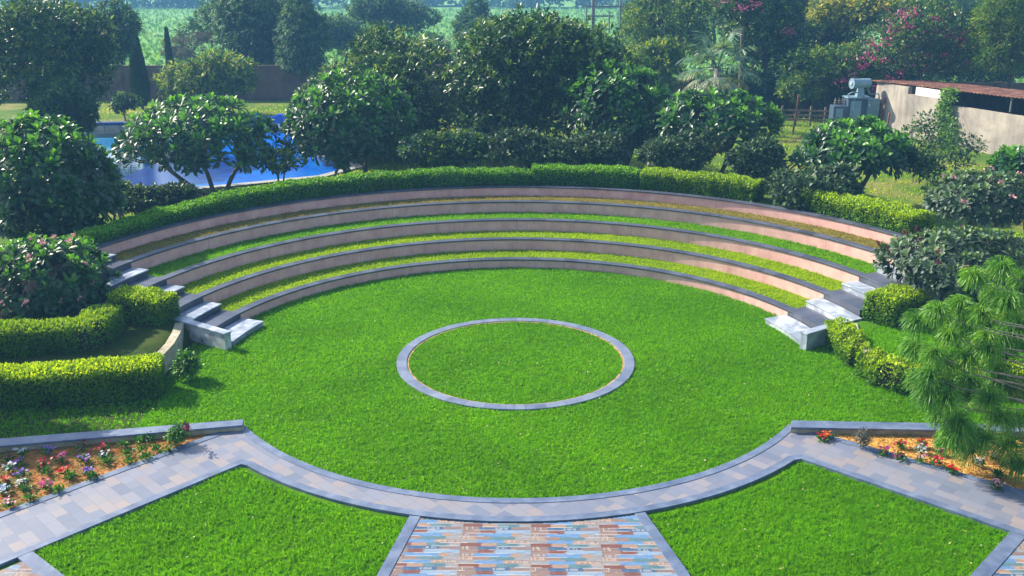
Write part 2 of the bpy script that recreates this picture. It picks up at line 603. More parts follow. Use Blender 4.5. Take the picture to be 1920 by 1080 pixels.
# ------------------------------------------------------------------ terraces
AL, AR = -68.3, 66.4
CAPW = .25
for k in range(5):
    r = RK[k]; zt = ZK[k]; zb = (-.1 if k == 0 else ZK[k-1]-.25)
    a0, a1 = AL, AR
    if k == 4:
        a0, a1 = -81, 76
    lab = ['lowest curved pink seat wall bordering the round lawn', 'second curved pink seat wall up from the round lawn', 'middle curved pink seat wall of the five tiers',
           'fourth curved pink seat wall up, below the dry grass strip', 'topmost curved pink seat wall in front of the long hedge'][k]
    th = thing('seat_wall', lab, 'wall', (TC[0], TC[1]+r, zb), 'curved seat walls of the amphitheatre')
    MB().ring(TC, r, r+.2, zb, zt-.052, a0, a1, 150).build('wall', PLASTER, th)
    MB().ring(TC, r-.035, r+CAPW, zt-.05, zt, a0, a1, 150).build('coping', SLATE, th, bevel=.008)
    if k < 4:
        mt = DRYG if k == 3 else TERRG
        tag(MB().ring(TC, r+.21, RK[k+1]-.003, zt-.3, zt-.045, AL-.3, AR+.3, 120).build('terrace', mt), kind='structure')

# stairs
def stairs(side, label):
    s = -1 if side == 'L' else 1
    a0 = abs(AL if side == 'L' else AR)
    root = thing('staircase', label, 'stairs', (s*8.2, 24.6, 0), 'stone staircases of the amphitheatre')
    def outer(r):
        return 80.2 if r < 8.6 else (77.2 if r < 9.7 else 76.2)
    for k in range(5):
        zprev = 0 if k == 0 else ZK[k-1]
        zt = (zprev+ZK[k])/2
        r1 = RK[k]-.037
        r0 = r1-(.74 if k == 0 else .58)
        a_in = a0-.1
        if k == 0: a_in = a0-.1
        o1 = outer(r0)
        MB().ring(TC, r0+.02, r1, -.1, zt-.036, s*(a_in+.1), s*(o1-.1), 16).build('step_riser', MARBLE if k == 0 or side == 'R' else SLATE, root)
        MB().ring(TC, r0-.01, r1-.002, zt-.035, zt, s*a_in, s*o1, 16).build('marble_step', MARBLE, root, bevel=.006)
        if k < 4:
            ra, rb = RK[k]-.033, RK[k+1]-.037-.58-.012
            if True:
                o2 = outer(RK[k]+.3)
                MB().ring(TC, ra+.02, rb+.03, -.1, ZK[k]-.036, s*(a0+.15), s*(o2-.1), 16).build('step_riser', SLATE, root)
                MB().ring(TC, ra, rb, ZK[k]-.035, ZK[k]+.003, s*(a0+.02), s*o2, 16).build('slate_step', SLATE, root, bevel=.006)
    # cheek wall
    p0 = np.array([s*7.53, 23.68]); p1 = np.array([s*9.32, 24.86])
    d = (p1-p0)/np.linalg.norm(p1-p0); nrm = np.array([d[1], -d[0]])*s
    ck = thing('stair_cheek_wall', '', 'wall')
    bpy.data.objects.remove(ck)
    q = [p0, p1, p1+nrm*.2, p0+nrm*.2]
    c_ = MB().prism([tuple(x) for x in q], -.1, .445).build('cheek_wall', STAINED if side == 'L' else MARBLE, root)
    e = .02
    q2 = [p0-d*e-nrm*e, p1+d*e-nrm*e, p1+d*e+nrm*(.2+e), p0-d*e+nrm*(.2+e)]
    k2 = MB().prism([tuple(x) for x in q2], .446, .5).build('coping', MARBLE, None, bevel=.006)
    k2.data.transform(Matrix.Translation(-Vector(root.location)))
    k2.parent = c_
    if side == 'R':
        p0 = np.array([9.75, 24.80]); p1 = np.array([11.7, 25.8])
        d = (p1-p0)/np.linalg.norm(p1-p0); nrm = np.array([d[1], -d[0]])
        q = [p0, p1, p1+nrm*.2, p0+nrm*.2]
        c_ = MB().prism([tuple(x) for x in q], .2, [.84, .84, .84, .84]).build('cheek_wall', MARBLE, root)
        k2 = MB().prism([tuple(p0-nrm*.02), tuple(p1-nrm*.02), tuple(p1+nrm*.3), tuple(p0+nrm*.3)], .841, .9).build('coping', MARBLE, None, bevel=.006)
        k2.data.transform(Matrix.Translation(-Vector(root.location)))
        k2.parent = c_
    return root


stairs('L', 'left staircase of alternating white marble and dark slate steps beside the stained cheek wall')
stairs('R', 'right staircase of alternating white marble and dark slate steps, partly hidden by golden hedges')

# curved low walls that hold the planted shelves
for s, lab in ((-1, 'low weathered retaining wall at the end of the left hedges'), (1, 'low retaining wall behind the right golden hedge')):
    pts = [(s*8.98, 24.35), (s*8.82, 23.6), (s*8.72, 22.8), (s*8.72, 22.1), (s*8.85, 21.5)]
    out = []
    for i, p in enumerate(pts):
        a = np.array(pts[max(i-1, 0)]); b_ = np.array(pts[min(i+1, len(pts)-1)])
        d = (b_-a)/np.linalg.norm(b_-a)
        n_ = np.array([-d[1], d[0]])
        if n_[0]*s < 0: n_ = -n_
        out.append(np.array(p)+n_*.22)
    poly = pts+[tuple(q) for q in out[::-1]]
    mb = MB()
    k = len(pts)
    for i in range(k-1):
        quad = [pts[i], pts[i+1], tuple(out[i+1]), tuple(out[i])]
        mb.prism(quad, -.1, .5)
    o = mb.build('retaining_wall', KERB)
    tag(o, lab, 'wall')

# centre ring of kerb stones with sandy inner edge
mb = MB()
o = MB().ring(RC, 2.79, 3.048, -.02, .045, 0, 360, 120).build('stone_ring', RINGST, bevel=.008)
tag(o, 'flat blue slate ring set around the grass circle in the middle of the lawn', 'stone ring')
SAND = surf('sandy_joint', [(.3, (.16, .09, .03)), (.55, (.38, .24, .11)), (.75, (.50, .40, .24))], 5, .95, 6, .5, 30, .02)
tag(MB().ring(RC, 2.735, 2.788, -.02, .022, 0, 360, 120).build('sand_edge', SAND), kind='structure')

# ------------------------------------------------------------------ paths
def arc(c, r, a0, a1, n):
    A = np.radians(np.linspace(a0, a1, n))
    return [(c[0]+r*math.sin(a), c[1]+r*math.cos(a)) for a in A]


def pang(c, p):
    return math.degrees(math.atan2(p[0]-c[0], p[1]-c[1]))


def ext(a, b, k):
    a = np.array(a); b = np.array(b)
    return tuple(a+(b-a)*k)


Ltip, Rtip = (-6.02, 19.16), (6.05, 19.10)
Lin, Rin = (-5.55, 17.29), (5.83, 17.53)
L0, R0 = ext(Ltip, (-9.49, 15.44), 1.9), ext(Rtip, (9.74, 16.27), 2.1)
Lc, Rc = (-8.30, 14.22), (8.79, 14.87)            # outer corner of the leg at the front lawn
L1, R1 = ext(Lin, Lc, 2.4), ext(Rin, Rc, 2.4)
ri, ro = 7.292, 8.10
def wrap(a):
    return a % 360
aL, aR = wrap(pang(LC, Ltip)), wrap(pang(LC, Rtip))
bL, bR = wrap(pang(LC, Lin)), wrap(pang(LC, Rin))
inner = arc(LC, ri, aR, aL, 90)                    # right tip -> left tip through the front
outer_ = arc(LC, ro, bR, bL, 90)
Z1, Z2 = .05, .062
BW = .17
# stone surface: arc band
mb = MB()
n = 90
top = []
for i in range(n-1):
    mb.prism([inner[i], inner[i+1], outer_[i+1], outer_[i]], -.03, Z1)
mb2 = MB().prism([Ltip, L0, L1, Lin], -.03, Z1-.002)
mb3 = MB().prism([Rtip, Rin, R1, R0], -.03, Z1-.002)
allp = MB()
# single sheet from the three pieces (top faces only, sides from borders)
def sheet(poly, z):
    allp.add([(p[0], p[1], z) for p in poly], [tuple(range(len(poly)))])
for i in range(n-1):
    sheet([inner[i], outer_[i], outer_[i+1], inner[i+1]], Z1)
sheet([inner[-1], outer_[-1], Lin, Ltip], Z1-.0015)
sheet([inner[0], Rtip, Rin, outer_[0]], Z1-.0015)
sheet([Ltip, Lin, L1, L0], Z1)
sheet([Rtip, R0, R1, Rin], Z1)
# plaza areas
o = allp.build('path', PAVING)
tag(o, kind='structure')


def strip(mb, pts, w, z0, z1, side=1):
    """border strip of width w to one side of a polyline, mitred"""
    P = [np.array(p, float) for p in pts]
    off = []
    for i in range(len(P)):
        ds = []
        if i > 0: ds.append((P[i]-P[i-1])/np.linalg.norm(P[i]-P[i-1]))
        if i < len(P)-1: ds.append((P[i+1]-P[i])/np.linalg.norm(P[i+1]-P[i]))
        ns = [np.array([-d[1], d[0]]) for d in ds]
        m_ = sum(ns); m_ = m_/np.linalg.norm(m_)
        off.append(P[i]+m_*side*w/max(.3, m_.dot(ns[0])))
    for i in range(len(P)-1):
        q = [P[i], P[i+1], off[i+1], off[i]]
        mb.prism([tuple(x) for x in q], z0, z1)


mb = MB()
strip(mb, [L0]+[Ltip]+inner[::-1][1:-1]+[Rtip, R0], BW, -.04, Z2, -1)
o = mb.build('path_border', BORDER)
tag(o, kind='structure')
mb = MB()
cLt = (-1.84, LC[1]-math.sqrt(ro**2-1.84**2)); cRt = (2.28, LC[1]-math.sqrt(ro**2-2.28**2))
strip(mb, [L1]+[Lin]+outer_[::-1][1:-1]+[Rin, R1], BW, -.04, Z2, 1)
tag(mb.build('path_border', BORDER), kind='structure')
# plaza with printed tiles
cL = [(-1.74, 15.33), (-2.07, 13.6), (-3.2, 7.0)]
cR = [(2.19, 15.44), (2.66, 13.6), (3.9, 7.0)]
mb = MB()
strip(mb, cL, BW+.03, -.04, Z2-.004, -1)
strip(mb, cR, BW+.03, -.04, Z2-.004, 1)
L2, Rr2 = ext(Lc, (-7.44, 13.52), 9), ext(Rc, (7.49, 13.56), 5)
strip(mb, [ext(Lc, L2, .0), L2], BW+.08, -.04, Z2-.004, -1)
strip(mb, [ext(Rc, Rr2, .0), Rr2], BW+.08, -.04, Z2-.004, 1)
tag(mb.build('path_border', BORDER), kind='structure')


def hsh(a, b):
    return np.modf(np.abs(np.sin(a*127.1+b*311.7)*43758.5453))[0]


def mosaic(poly_test, x0, x1, y0, y1, name, z, rot=0.0, org=(0, 0)):
    """printed strip tiles 1.22 x .62 m laid as one sheet, colour per small cell"""
    cs = .02
    xs = np.arange(x0, x1, cs); ys = np.arange(y0, y1, cs)
    X, Y = np.meshgrid(xs, ys)
    nx, ny = len(xs), len(ys)
    V = np.stack([X, Y, np.full_like(X, z)], -1).reshape(-1, 3)
    i = np.arange(nx-1)[None, :]+np.arange(ny-1)[:, None]*nx
    Q = np.stack([i, i+1, i+1+nx, i+nx], -1).reshape(-1, 4)
    cc = V[Q].mean(1)
    keep = poly_test(cc[:, 0], cc[:, 1])
    Q = Q[keep]; cc = cc[keep]
    c_, s_ = math.cos(rot), math.sin(rot)
    x = (cc[:, 0]-org[0])*c_+(cc[:, 1]-org[1])*s_
    y = -(cc[:, 0]-org[0])*s_+(cc[:, 1]-org[1])*c_
    tw, thh = 1.22, .615
    tx = np.mod(x, tw); ty = np.mod(y, thh)
    rows = 6
    row = np.floor(ty/thh*rows).astype(int)
    fy = ty/thh*rows-row
    # strips per row: (start, end, colour a, colour b)
    blue = (.20, .42, .78); sky_ = (.36, .55, .78); navy = (.10, .20, .38); teal = (.16, .33, .40)
    brown = (.30, .12, .075); sand = (.55, .40, .30); tan = (.42, .30, .24); pale = (.42, .45, .48); mauve = (.36, .28, .27)
    tab = [
        [(0, .20, sand), (.20, .42, tan), (.42, .78, teal), (.78, 1, pale)],
        [(0, .22, mauve), (.22, .72, blue), (.72, .85, sand), (.85, 1, pale)],
        [(0, .27, tan), (.27, .5, brown), (.5, 1.0, sky_)],
        [(0, .25, mauve), (.25, .72, navy), (.72, 1, mauve)],
        [(0, .30, brown), (.30, .52, sand), (.52, .84, teal), (.84, 1, pale)],
        [(0, .24, pale), (.24, .62, blue), (.62, .8, sand), (.8, 1, tan)],
    ]
    col = np.zeros((len(x), 3))
    fx = tx/tw
    wob = .012*np.sin(fy*9+row*2.1)
    for r_i, strips in enumerate(tab):
        for j, (a, b, c) in enumerate(strips):
            mk = (row == r_i) & (fx+wob >= a-(.05 if a == 0 else 0)) & (fx+wob < b+(.05 if b == 1 else 0))
            col[mk] = c
    # brushy streaks along x and per-strip shifts
    st = hsh(np.floor(ty/.02), np.floor(tx/.14)+row*3.0)
    st2 = hsh(np.floor(ty/.02)+9, np.floor(tx/.06))
    col = (col*(.86+.28*st)[:, None]+(.05*(st2 > .8))[:, None])*np.array([.43, .385, .36])
    # white scribbled strokes on some strips
    wv = np.abs(np.sin(tx*95+2*np.sin(tx*23+row)))
    scr = ((row == 5) & (fx > .66) & (fx < .99) | (row == 1) & (fx < .2) | (row == 3) & (fx > .42) & (fx < .66)) & (fy > .25) & (fy < .8) & (wv > .45) & (hsh(np.floor(tx/.04), row*1.0) > .25)
    col[scr] = col[scr]*.5+.16
    hat = ((row == 3) | (row == 0)) & (fx < .2) & (wv < .35)
    col[hat] = (.30, .24, .20)
    edge = (fy < .08)
    col[edge] = col[edge]*.6+np.array([.6, .55, .5])*.35
    seam = (tx < .012) | (ty < .01)
    col[seam] = (.20, .17, .15)
    me = np_mesh(name, V, Q.ravel(), np.full(len(Q), 4))
    ca = me.color_attributes.new('Col', 'FLOAT_COLOR', 'CORNER')
    rgba = np.ones((len(Q), 4, 4), dtype=np.float32)
    rgba[:, :, :3] = np.clip(col, 0, 1)[:, None, :]
    ca.data.foreach_set('color', rgba.ravel())
    # drop unused vertices
    o = link(name, me, MOSAIC)
    return o


def plaza_test(x, y):
    lx = np.interp(y, [7.0, 13.6, 15.33], [-3.2, -2.07, -1.74])
    rx = np.interp(y, [7.0, 13.6, 15.44], [3.9, 2.66, 2.19])
    return (x > lx-.01) & (x < rx+.01) & (np.hypot(x-LC[0], y-LC[1]) > ro+BW-.12)


o = mosaic(plaza_test, -3.4, 4.1, 9.5, 15.6, 'plaza', .045, R_(-1.0), (.27, 15.2))
tag(o, kind='structure')
nL = np.array([Lin[1]-Lc[1], -(Lin[0]-Lc[0])])


def side_plaza(s):
    def f(x, y):
        if s < 0:
            a, b, c, d = np.array(Lc), np.array(L2), np.array(L1), np.array(Lin)
        else:
            a, b, c, d = np.array(Rc), np.array(Rr2), np.array(R1), np.array(Rin)
        e1 = (b-a)/np.linalg.norm(b-a); e2 = (c-d)/np.linalg.norm(c-d)
        px, py = x-a[0], y-a[1]
        cr1 = (e1[0]*py-e1[1]*px)*(-s)      # beyond the border line on the outside
        cr2 = (e2[0]*py-e2[1]*px)*(s)
        return (-cr1 > BW+.04) & (cr2*1 < -.16) & (y > 9.5)
    return f


o = mosaic(side_plaza(-1), -12, -4, 10.0, 14.4, 'plaza', .045, R_(-1.0), (.27, 15.2))
tag(o, kind='structure')
o = mosaic(side_plaza(1), 4, 12, 10.0, 15.0, 'plaza', .045, R_(-1.0), (.27, 15.2))
tag(o, kind='structure')

# bed walls
CL_b, CL_f = (-6.03, 19.42), (-6.06, 19.14)
bedwalls = []
for s, (pb0, pb1, pf0, pf1), lab in (
        (-1, (at(457, 786, .2), at(0, 822, .2), at(455, 797, .2), at(0, 836, .2)), 'slate topped bed wall behind the left flower bed'),
        (1, (at(1484, 788, .2), at(1920, 796, .2), at(1483, 801, .2), at(1920, 809, .2)), 'slate topped bed wall behind the right flower bed')):
    b0, b1 = pb0[:2], ext(pb0[:2], pb1[:2], 2.0)
    f0, f1 = pf0[:2], ext(pf0[:2], pf1[:2], 2.0)
    root = thing('bed_wall', lab, 'wall', (b0[0], b0[1], 0), 'low walls behind the flower beds')
    MB().prism([tuple(b0), tuple(b1), tuple(f1), tuple(f0)], .15, .2).build('coping', BORDER, root, bevel=.006)
    def inset(a, b, k):
        a = np.array(a); b = np.array(b)
        return tuple(a+(b-a)*k)
    MB().prism([inset(b0, f0, .12), inset(b1, f1, .12), inset(f1, b1, .14), inset(f0, b0, .14)], -.1, .149).build('wall', KERB, root)
# beds
bL_poly = [tuple(at(440, 800, 0)[:2]), tuple(ext(at(455, 797, .2)[:2], at(0, 836, .2)[:2], 2.0)), L0]
mulL = MB().prism([(-6.25, 19.05), tuple(ext(at(455, 800, 0)[:2], at(0, 846, 0)[:2], 2.0)+np.array([0, .2])), (L0[0]+.1, L0[1]-.1), (-6.2, 18.99)], -.05, .03)
tag(mulL.build('flower_bed_soil', MULCHRED), kind='structure')
mulR = MB().prism([(6.3, 18.95), (R0[0], R0[1]), tuple(ext(at(1484, 800, 0)[:2], at(1920, 822, 0)[:2], 2.0)+np.array([0, .25])), (6.3, 19.1)], -.05, .03)
tag(mulR.build('flower_bed_soil', MULCH), kind='structure')


# ------------------------------------------------------------------ grass blades
def halfplane(x, y, a, b):
    return (b[0]-a[0])*(y-a[1])-(b[1]-a[1])*(x-a[0])


def lawn_mask(x, y):
    d = np.hypot(x-LC[0], y-LC[1])
    r = np.hypot(x-TC[0], y-TC[1])
    front = (d < ri+.035) | (y > 19.2)
    lw = np.interp(np.abs(x), [6.0, 11.0, 17], [19.42, 18.4, 17.2])
    rw = np.interp(x, [6.0, 17], [19.35, 19.1])
    bed = np.where(x < 0, y > lw, y > rw)
    ok = np.where(np.abs(x) < 6.0, front, bed)
    phi = np.degrees(np.abs(np.arctan2(x-TC[0], y-TC[1])))
    ok &= ((r < 8.45) | ((y < 21.5)) | ((phi > 79) & (np.abs(x) > 8.9) & (y < 26)) | ((phi > 80.5) & (y < 24.2)))
    ok &= ~((phi > 66) & (phi < 80.6) & (r > 7.66) & (r < 13))
    rr = np.hypot(x-RC[0], y-RC[1])
    ok &= ~((rr > 2.745+.03*np.sin(x*7)*np.cos(y*9)) & (rr < 3.06))
    ok &= ~((np.abs(x) > 9.0) & (y > 21.4) & (x < 0))
    ok &= ~((x < -8.3) & (y < 21.5) & (hsh(np.floor(x*40), np.floor(y*40)) > .45))
    ok &= ~((np.abs(x) > 8.6) & (np.abs(x) < 9.0) & (y > 21.4) & (y < 24.4))
    return ok


def front_mask(x, y):
    d = np.hypot(x-LC[0], y-LC[1])
    ok = d > ro+BW-.05
    l = (x < 0) & (halfplane(x, y, Lin, Lc) > BW) & (x < np.interp(y, [7, 13.6, 15.33], [-3.2, -2.07, -1.74])-BW-.05) & (halfplane(x, y, Lc, L2) > 0.0)
    r = (x > 0) & (halfplane(x, y, Rin, Rc) < -BW) & (x > np.interp(y, [7, 13.6, 15.44], [3.9, 2.66, 2.19])+BW+.05) & (halfplane(x, y, Rc, Rr2) < 0.0)
    return ok & (l | r)


def grass(name, mask, box, dens, mat, hgt=.075, wid=.019, zf=ground_z, label=None):
    x0, x1, y0, y1 = box
    n = int((x1-x0)*(y1-y0)*dens)
    x = rng.uniform(x0, x1, n); y = rng.uniform(y0, y1, n)
    k = mask(x, y)
    x, y = x[k], y[k]
    per = 4
    m_ = len(x)//per
    cx_, cy_ = np.repeat(x[:m_], per), np.repeat(y[:m_], per)
    n = m_*per
    spr = rng.normal(0, .012, (2, n))
    x, y = cx_+spr[0], cy_+spr[1]
    crn = np.repeat(rng.random(m_), per)
    cang = np.repeat(rng.uniform(0, 6.28, m_), per)
    P = np.stack([x, y, zf(cx_, cy_)-.005], -1)
    # clumped lean direction
    ph = cang+rng.normal(0, .8, n)
    lean = rng.uniform(.25, 1.5, n)
    D = np.stack([np.cos(ph)*lean, np.sin(ph)*lean, np.ones(n)], -1)
    Nn = rand_dirs(n)*.6+np.array([0, -.3, .7])
    cl = .5+.5*np.sin(x*5.1+2*np.sin(y*4.3))*np.cos(y*6.7+x)
    h = hgt*rng.uniform(.6, 1.3, n)*(.8+.4*cl)
    patch = .5+.25*np.sin(x*.9+2*np.sin(y*.7))+.25*np.sin(y*1.3+1.5*np.sin(x*.8)+2)
    rnd = np.clip(.30*rng.random(n)+.50*crn+.18*patch-.0, 0, 1)
    me = template_mesh(name, P, D, Nn, h, wid, *GRASS, rnd=rnd)
    o = link(name, me, mat)
    tag(o, label, 'grass', kind='stuff')
    return o


QD = 1.0
grass('lawn_grass', lawn_mask, (-17, 17, 16.0, 32), 2100*QD, GRASSM, label='bright green mown grass of the round amphitheatre lawn')
grass('front_lawn_grass', front_mask, (-11.5, 11.5, 9.5, 17.6), 3000*QD, GRASSM, hgt=.085, label='bright green grass of the two lawns in front of the path', zf=lambda x, y: np.zeros_like(x))
for k in range(4):
    def tm(x, y, k=k):
        r = np.hypot(x-TC[0], y-TC[1]); phi = np.degrees(np.arctan2(x-TC[0], y-TC[1]))
        return (r > RK[k]+.25) & (r < RK[k+1]-.02) & (phi > AL) & (phi < AR)
    zk = ZK[k]-.05
    lab = ['yellow green grass on the lowest seating terrace', 'yellow green grass on the second seating terrace', 'green grass on the third seating terrace', 'dry brownish grass on the top seating terrace'][k]
    grass('terrace_grass', tm, (-13.5, 13.5, 25, 36), 1500*QD if k < 3 else 750*QD, [GRASSY, GRASSY, GRASSM, GRASSDRY][k], hgt=.08, zf=lambda x, y, zk=zk: np.full_like(x, zk), label=lab)


# mulch straw
def straw(name, mask, box, n, mat, label):
    x = rng.uniform(box[0], box[1], n); y = rng.uniform(box[2], box[3], n)
    k = mask(x, y)
    x, y = x[k], y[k]; n = len(x)
    P = np.stack([x, y, np.full(n, .035)], -1)
    a = rng.uniform(0, 6.28, n)
    D = np.stack([np.cos(a), np.sin(a), rng.uniform(-.05, .35, n)], -1)
    me = template_mesh(name, P, D, np.tile([0, 0, 1.], (n, 1))+rand_dirs(n)*.3, rng.uniform(.05, .12, n), .014, *RHOMB)
    o = link(name, me, mat)
    tag(o, label, 'mulch', kind='stuff')


STRAW = leafmat('straw', [(.26, .12, .03), (.55, .30, .06), (.70, .45, .12), (.72, .55, .25)], trans=.1, rough=.8, spec=.1)
STRAWR = leafmat('red_straw', [(.30, .10, .03), (.55, .20, .04), (.62, .35, .06), (.25, .30, .03)], trans=.1, rough=.8, spec=.1)
straw('straw_mulch', lambda x, y: (halfplane(x, y, Rtip, R0) > .03) & (y < np.interp(x, [6, 17], [19.08, 18.85])), (6, 14, 14, 19.2), 26000, STRAW, 'golden straw mulch spread over the right flower bed')
straw('straw_mulch', lambda x, y: (halfplane(x, y, Ltip, L0) < -.03) & (y < np.interp(-x, [6, 11, 17], [19.1, 18.0, 16.8])), (-14, -6, 12, 19.2), 22000, STRAWR, 'orange and yellow mulch spread over the left flower bed')
#PART2
# ------------------------------------------------------------------ foliage materials
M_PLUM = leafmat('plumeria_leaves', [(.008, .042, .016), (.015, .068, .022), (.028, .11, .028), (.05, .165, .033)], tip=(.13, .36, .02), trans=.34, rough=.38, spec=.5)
M_PLUMG = leafmat('dusty_leaves', [(.022, .055, .032), (.04, .08, .045), (.07, .115, .065), (.115, .15, .095)], tip=(.14, .24, .08), trans=.18, rough=.5, spec=.35)
M_MANGO = leafmat('glossy_tree_leaves', [(.010, .040, .012), (.022, .075, .016), (.05, .13, .02), (.09, .19, .025)], tip=(.20, .30, .03), trans=.34, rough=.38, spec=.5)
M_DARK = leafmat('dark_tree_leaves', [(.010, .042, .022), (.022, .075, .030), (.05, .125, .04), (.09, .18, .045)], tip=(.12, .22, .03), trans=.38, rough=.45)
M_LIGHT = leafmat('light_tree_leaves', [(.03, .09, .015), (.06, .15, .018), (.11, .22, .02), (.20, .30, .03)], tip=(.36, .42, .04), trans=.38, rough=.5)
M_YELL = leafmat('yellowing_leaves', [(.05, .11, .02), (.12, .19, .02), (.28, .32, .03), (.55, .48, .04)], tip=(.62, .52, .05), trans=.35, rough=.5)
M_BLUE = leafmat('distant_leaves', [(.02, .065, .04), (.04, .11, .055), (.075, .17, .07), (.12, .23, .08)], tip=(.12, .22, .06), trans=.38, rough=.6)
M_GREY = leafmat('grey_shrub_leaves', [(.016, .045, .022), (.03, .075, .032), (.055, .105, .045), (.10, .14, .07)], tip=(.10, .20, .04), trans=.2, rough=.5)
M_HEDGE = leafmat('hedge_leaves', [(.014, .075, .004), (.028, .13, .005), (.06, .22, .006), (.10, .30, .008)], tip=(.24, .52, .004), trans=.35, rough=.45)
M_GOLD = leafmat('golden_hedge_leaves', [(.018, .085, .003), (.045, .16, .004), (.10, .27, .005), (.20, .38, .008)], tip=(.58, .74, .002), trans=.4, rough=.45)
M_PINE = leafmat('pine_needles', [(.04, .14, .015), (.075, .23, .018), (.13, .33, .02), (.26, .44, .025)], tip=(.2, .3, .04), trans=.3, rough=.45)
M_PALM = leafmat('palm_fronds', [(.03, .09, .05), (.06, .15, .08), (.11, .22, .12), (.24, .32, .22)], tip=(.40, .38, .22), trans=.25, rough=.4)
M_CYP = leafmat('cypress_leaves', [(.01, .04, .018), (.018, .06, .024), (.03, .085, .03)], trans=.1, rough=.6)
M_VINE = leafmat('vine_leaves', [(.03, .11, .01), (.07, .20, .012), (.14, .30, .02)], tip=(.25, .4, .03), trans=.35)
M_TWIG = surf('hedge_twigs', [(.3, (.012, .016, .008)), (.7, (.035, .035, .018))], 6, .95, 3, .5)
M_SCRUB = leafmat('scrub_leaves', [(.06, .06, .06), (.10, .09, .085), (.13, .13, .09), (.08, .12, .06)], trans=.2, rough=.7)


def flowermat(name, col):
    return leafmat(name, [scalec(col, .6), col, tuple(min(1, c*1.25+.03) for c in col)], trans=.3, rough=.5, tcol=(1, 1, 1))


F_COL = {'magenta': flowermat('magenta_petals', (.55, .03, .24)), 'crimson': flowermat('crimson_petals', (.50, .01, .04)), 'purple': flowermat('purple_petals', (.26, .07, .50)),
         'violet': flowermat('violet_petals', (.22, .10, .55)), 'white': flowermat('white_petals', (.50, .50, .55)), 'pink': flowermat('pink_petals', (.70, .32, .38)),
         'blue': flowermat('pale_blue_petals', (.40, .52, .75)), 'maroon': flowermat('maroon_petals', (.16, .015, .05)), 'red': flowermat('red_petals', (.62, .02, .02)), 'orange': flowermat('orange_petals', (.70, .16, .02))}


# ------------------------------------------------------------------ foliage builders
def rot_perp(a):
    n = len(a)
    r = rand_dirs(n)
    return unit(np.cross(a, r))


def lobes_of(c, r, n=7, spread=.55, size=.55):
    out = [(np.array(c, float), np.array(r, float)*.66)]
    for i in range(n):
        d = rand_dirs(1)[0]
        d[2] = d[2]*.8+.15
        out.append((np.array(c)+d*np.array(r)*spread, np.array(r)*size*random.uniform(.55, 1.15)))
    return out


def leaf_cloud(lobes, nleaf, per, rc, lowcut=-.55, shell=.62):
    nc = max(8, nleaf//per)
    wts = np.array([l[1][0]*l[1][2] for l in lobes]); wts /= wts.sum()
    li = rng.choice(len(lobes), nc, p=wts)
    d = rand_dirs(nc*3)
    d = d[d[:, 2] > lowcut][:nc]
    while len(d) < nc:
        d = np.concatenate([d, d])[:nc]
    cen = np.array([l[0] for l in lobes])[li]; rad = np.array([l[1] for l in lobes])[li]
    f = shell+(1.02-shell)*rng.random(nc)**.7
    cc = cen+d*rad*f[:, None]
    n = nc*per
    k = np.repeat(np.arange(nc), per)
    P = cc[k]+rng.normal(0, rc*.6, (n, 3))*np.array([1, 1, .7])
    out = unit(d[k]*.45+unit(P-cc[k])*.75)
    cr = rng.random(nc)
    return P, out, k, cr


def foliage(name, parent, mat, lobes, nleaf, L, W, shape=RHOMB, per=11, rc=.12, droop=.1, tipk=.25, lowcut=-.55, shell=.62, label=None):
    P, out, k, cr = leaf_cloud(lobes, nleaf, per, rc, lowcut, shell)
    n = len(P)
    D = unit(out*.75+rand_dirs(n)*.7+np.array([0, 0, -droop]))
    Nn = unit(np.array([0, 0, .9])+out*.5+rand_dirs(n)*.5)
    rnd = np.clip(cr[k]*.7+rng.random(n)*.35-.03, 0, 1)
    tip = np.where(rng.random(n) < 1.6*tipk*(cr[k] > .6), rng.uniform(.3, .9, n), 0)
    me = template_mesh(name, P, D, Nn, L*rng.uniform(.7, 1.2, n), W*rng.uniform(.8, 1.15, n), *shape, rnd=rnd, tip=tip)
    o = link(name, me, mat, parent)
    if label: o['label'] = label
    return o


def limb(mb, a, b, r0, r1, sag=.15, n=5):
    a = np.array(a, float); b = np.array(b, float)
    L = np.linalg.norm(b-a)
    off = rand_dirs(1)[0]*L*.08
    pts, rr = [], []
    for i in range(n+1):
        t = i/n
        p = a+(b-a)*t
        p = p+off*math.sin(math.pi*t)
        p[2] -= sag*L*math.sin(math.pi*t)*.5
        pts.append(p); rr.append(r0+(r1-r0)*t)
    mb.tube(pts, rr, 6)


def tree(name, label, u, v, ru, rv, Y, mat, nleaf=14000, L=.2, W=.08, ub=None, cat='tree', group=None, bark=None, nl=7, per=11, rc=None, tr=.16, stems=1, shape=RHOMB,
         droop=.1, tipk=.25, lowcut=-.55, depth=None, shell=.62, zb=None, spread=.55, size=.55):
    c = atY(u, v, Y)
    px = math.hypot(Y, H-c[2])/FPX
    rx = ru*px; rz = rv*px*1.0
    ry = depth or rx*.85
    bx = c[0] if ub is None else atY(ub, v, Y)[0]
    z0 = float(ground_z(bx, Y)) if zb is None else zb
    root = thing(name, label, cat, (bx, Y, z0), group)
    lobes = lobes_of(c, (rx, ry, rz), nl, spread, size)
    mb = MB()
    for s in range(stems):
        a = (bx+(s-(stems-1)/2)*tr*2.2, Y+random.uniform(-.1, .1), z0-.1)
        top = c+np.array([random.uniform(-.2, .2)*rx, 0, -rz*.35])
        if top[2] < z0+.3: top[2] = z0+.3
        limb(mb, a, top, tr, tr*.65, 0)
        for l in lobes[1:]:
            limb(mb, top, l[0], tr*.5, tr*.15, .1)
    mb.build('trunk', bark or BARK, root, smooth=True)
    foliage('crown', root, mat, lobes, nleaf, L, W, shape, per, rc or L*.35, droop, tipk, lowcut, shell)
    return root


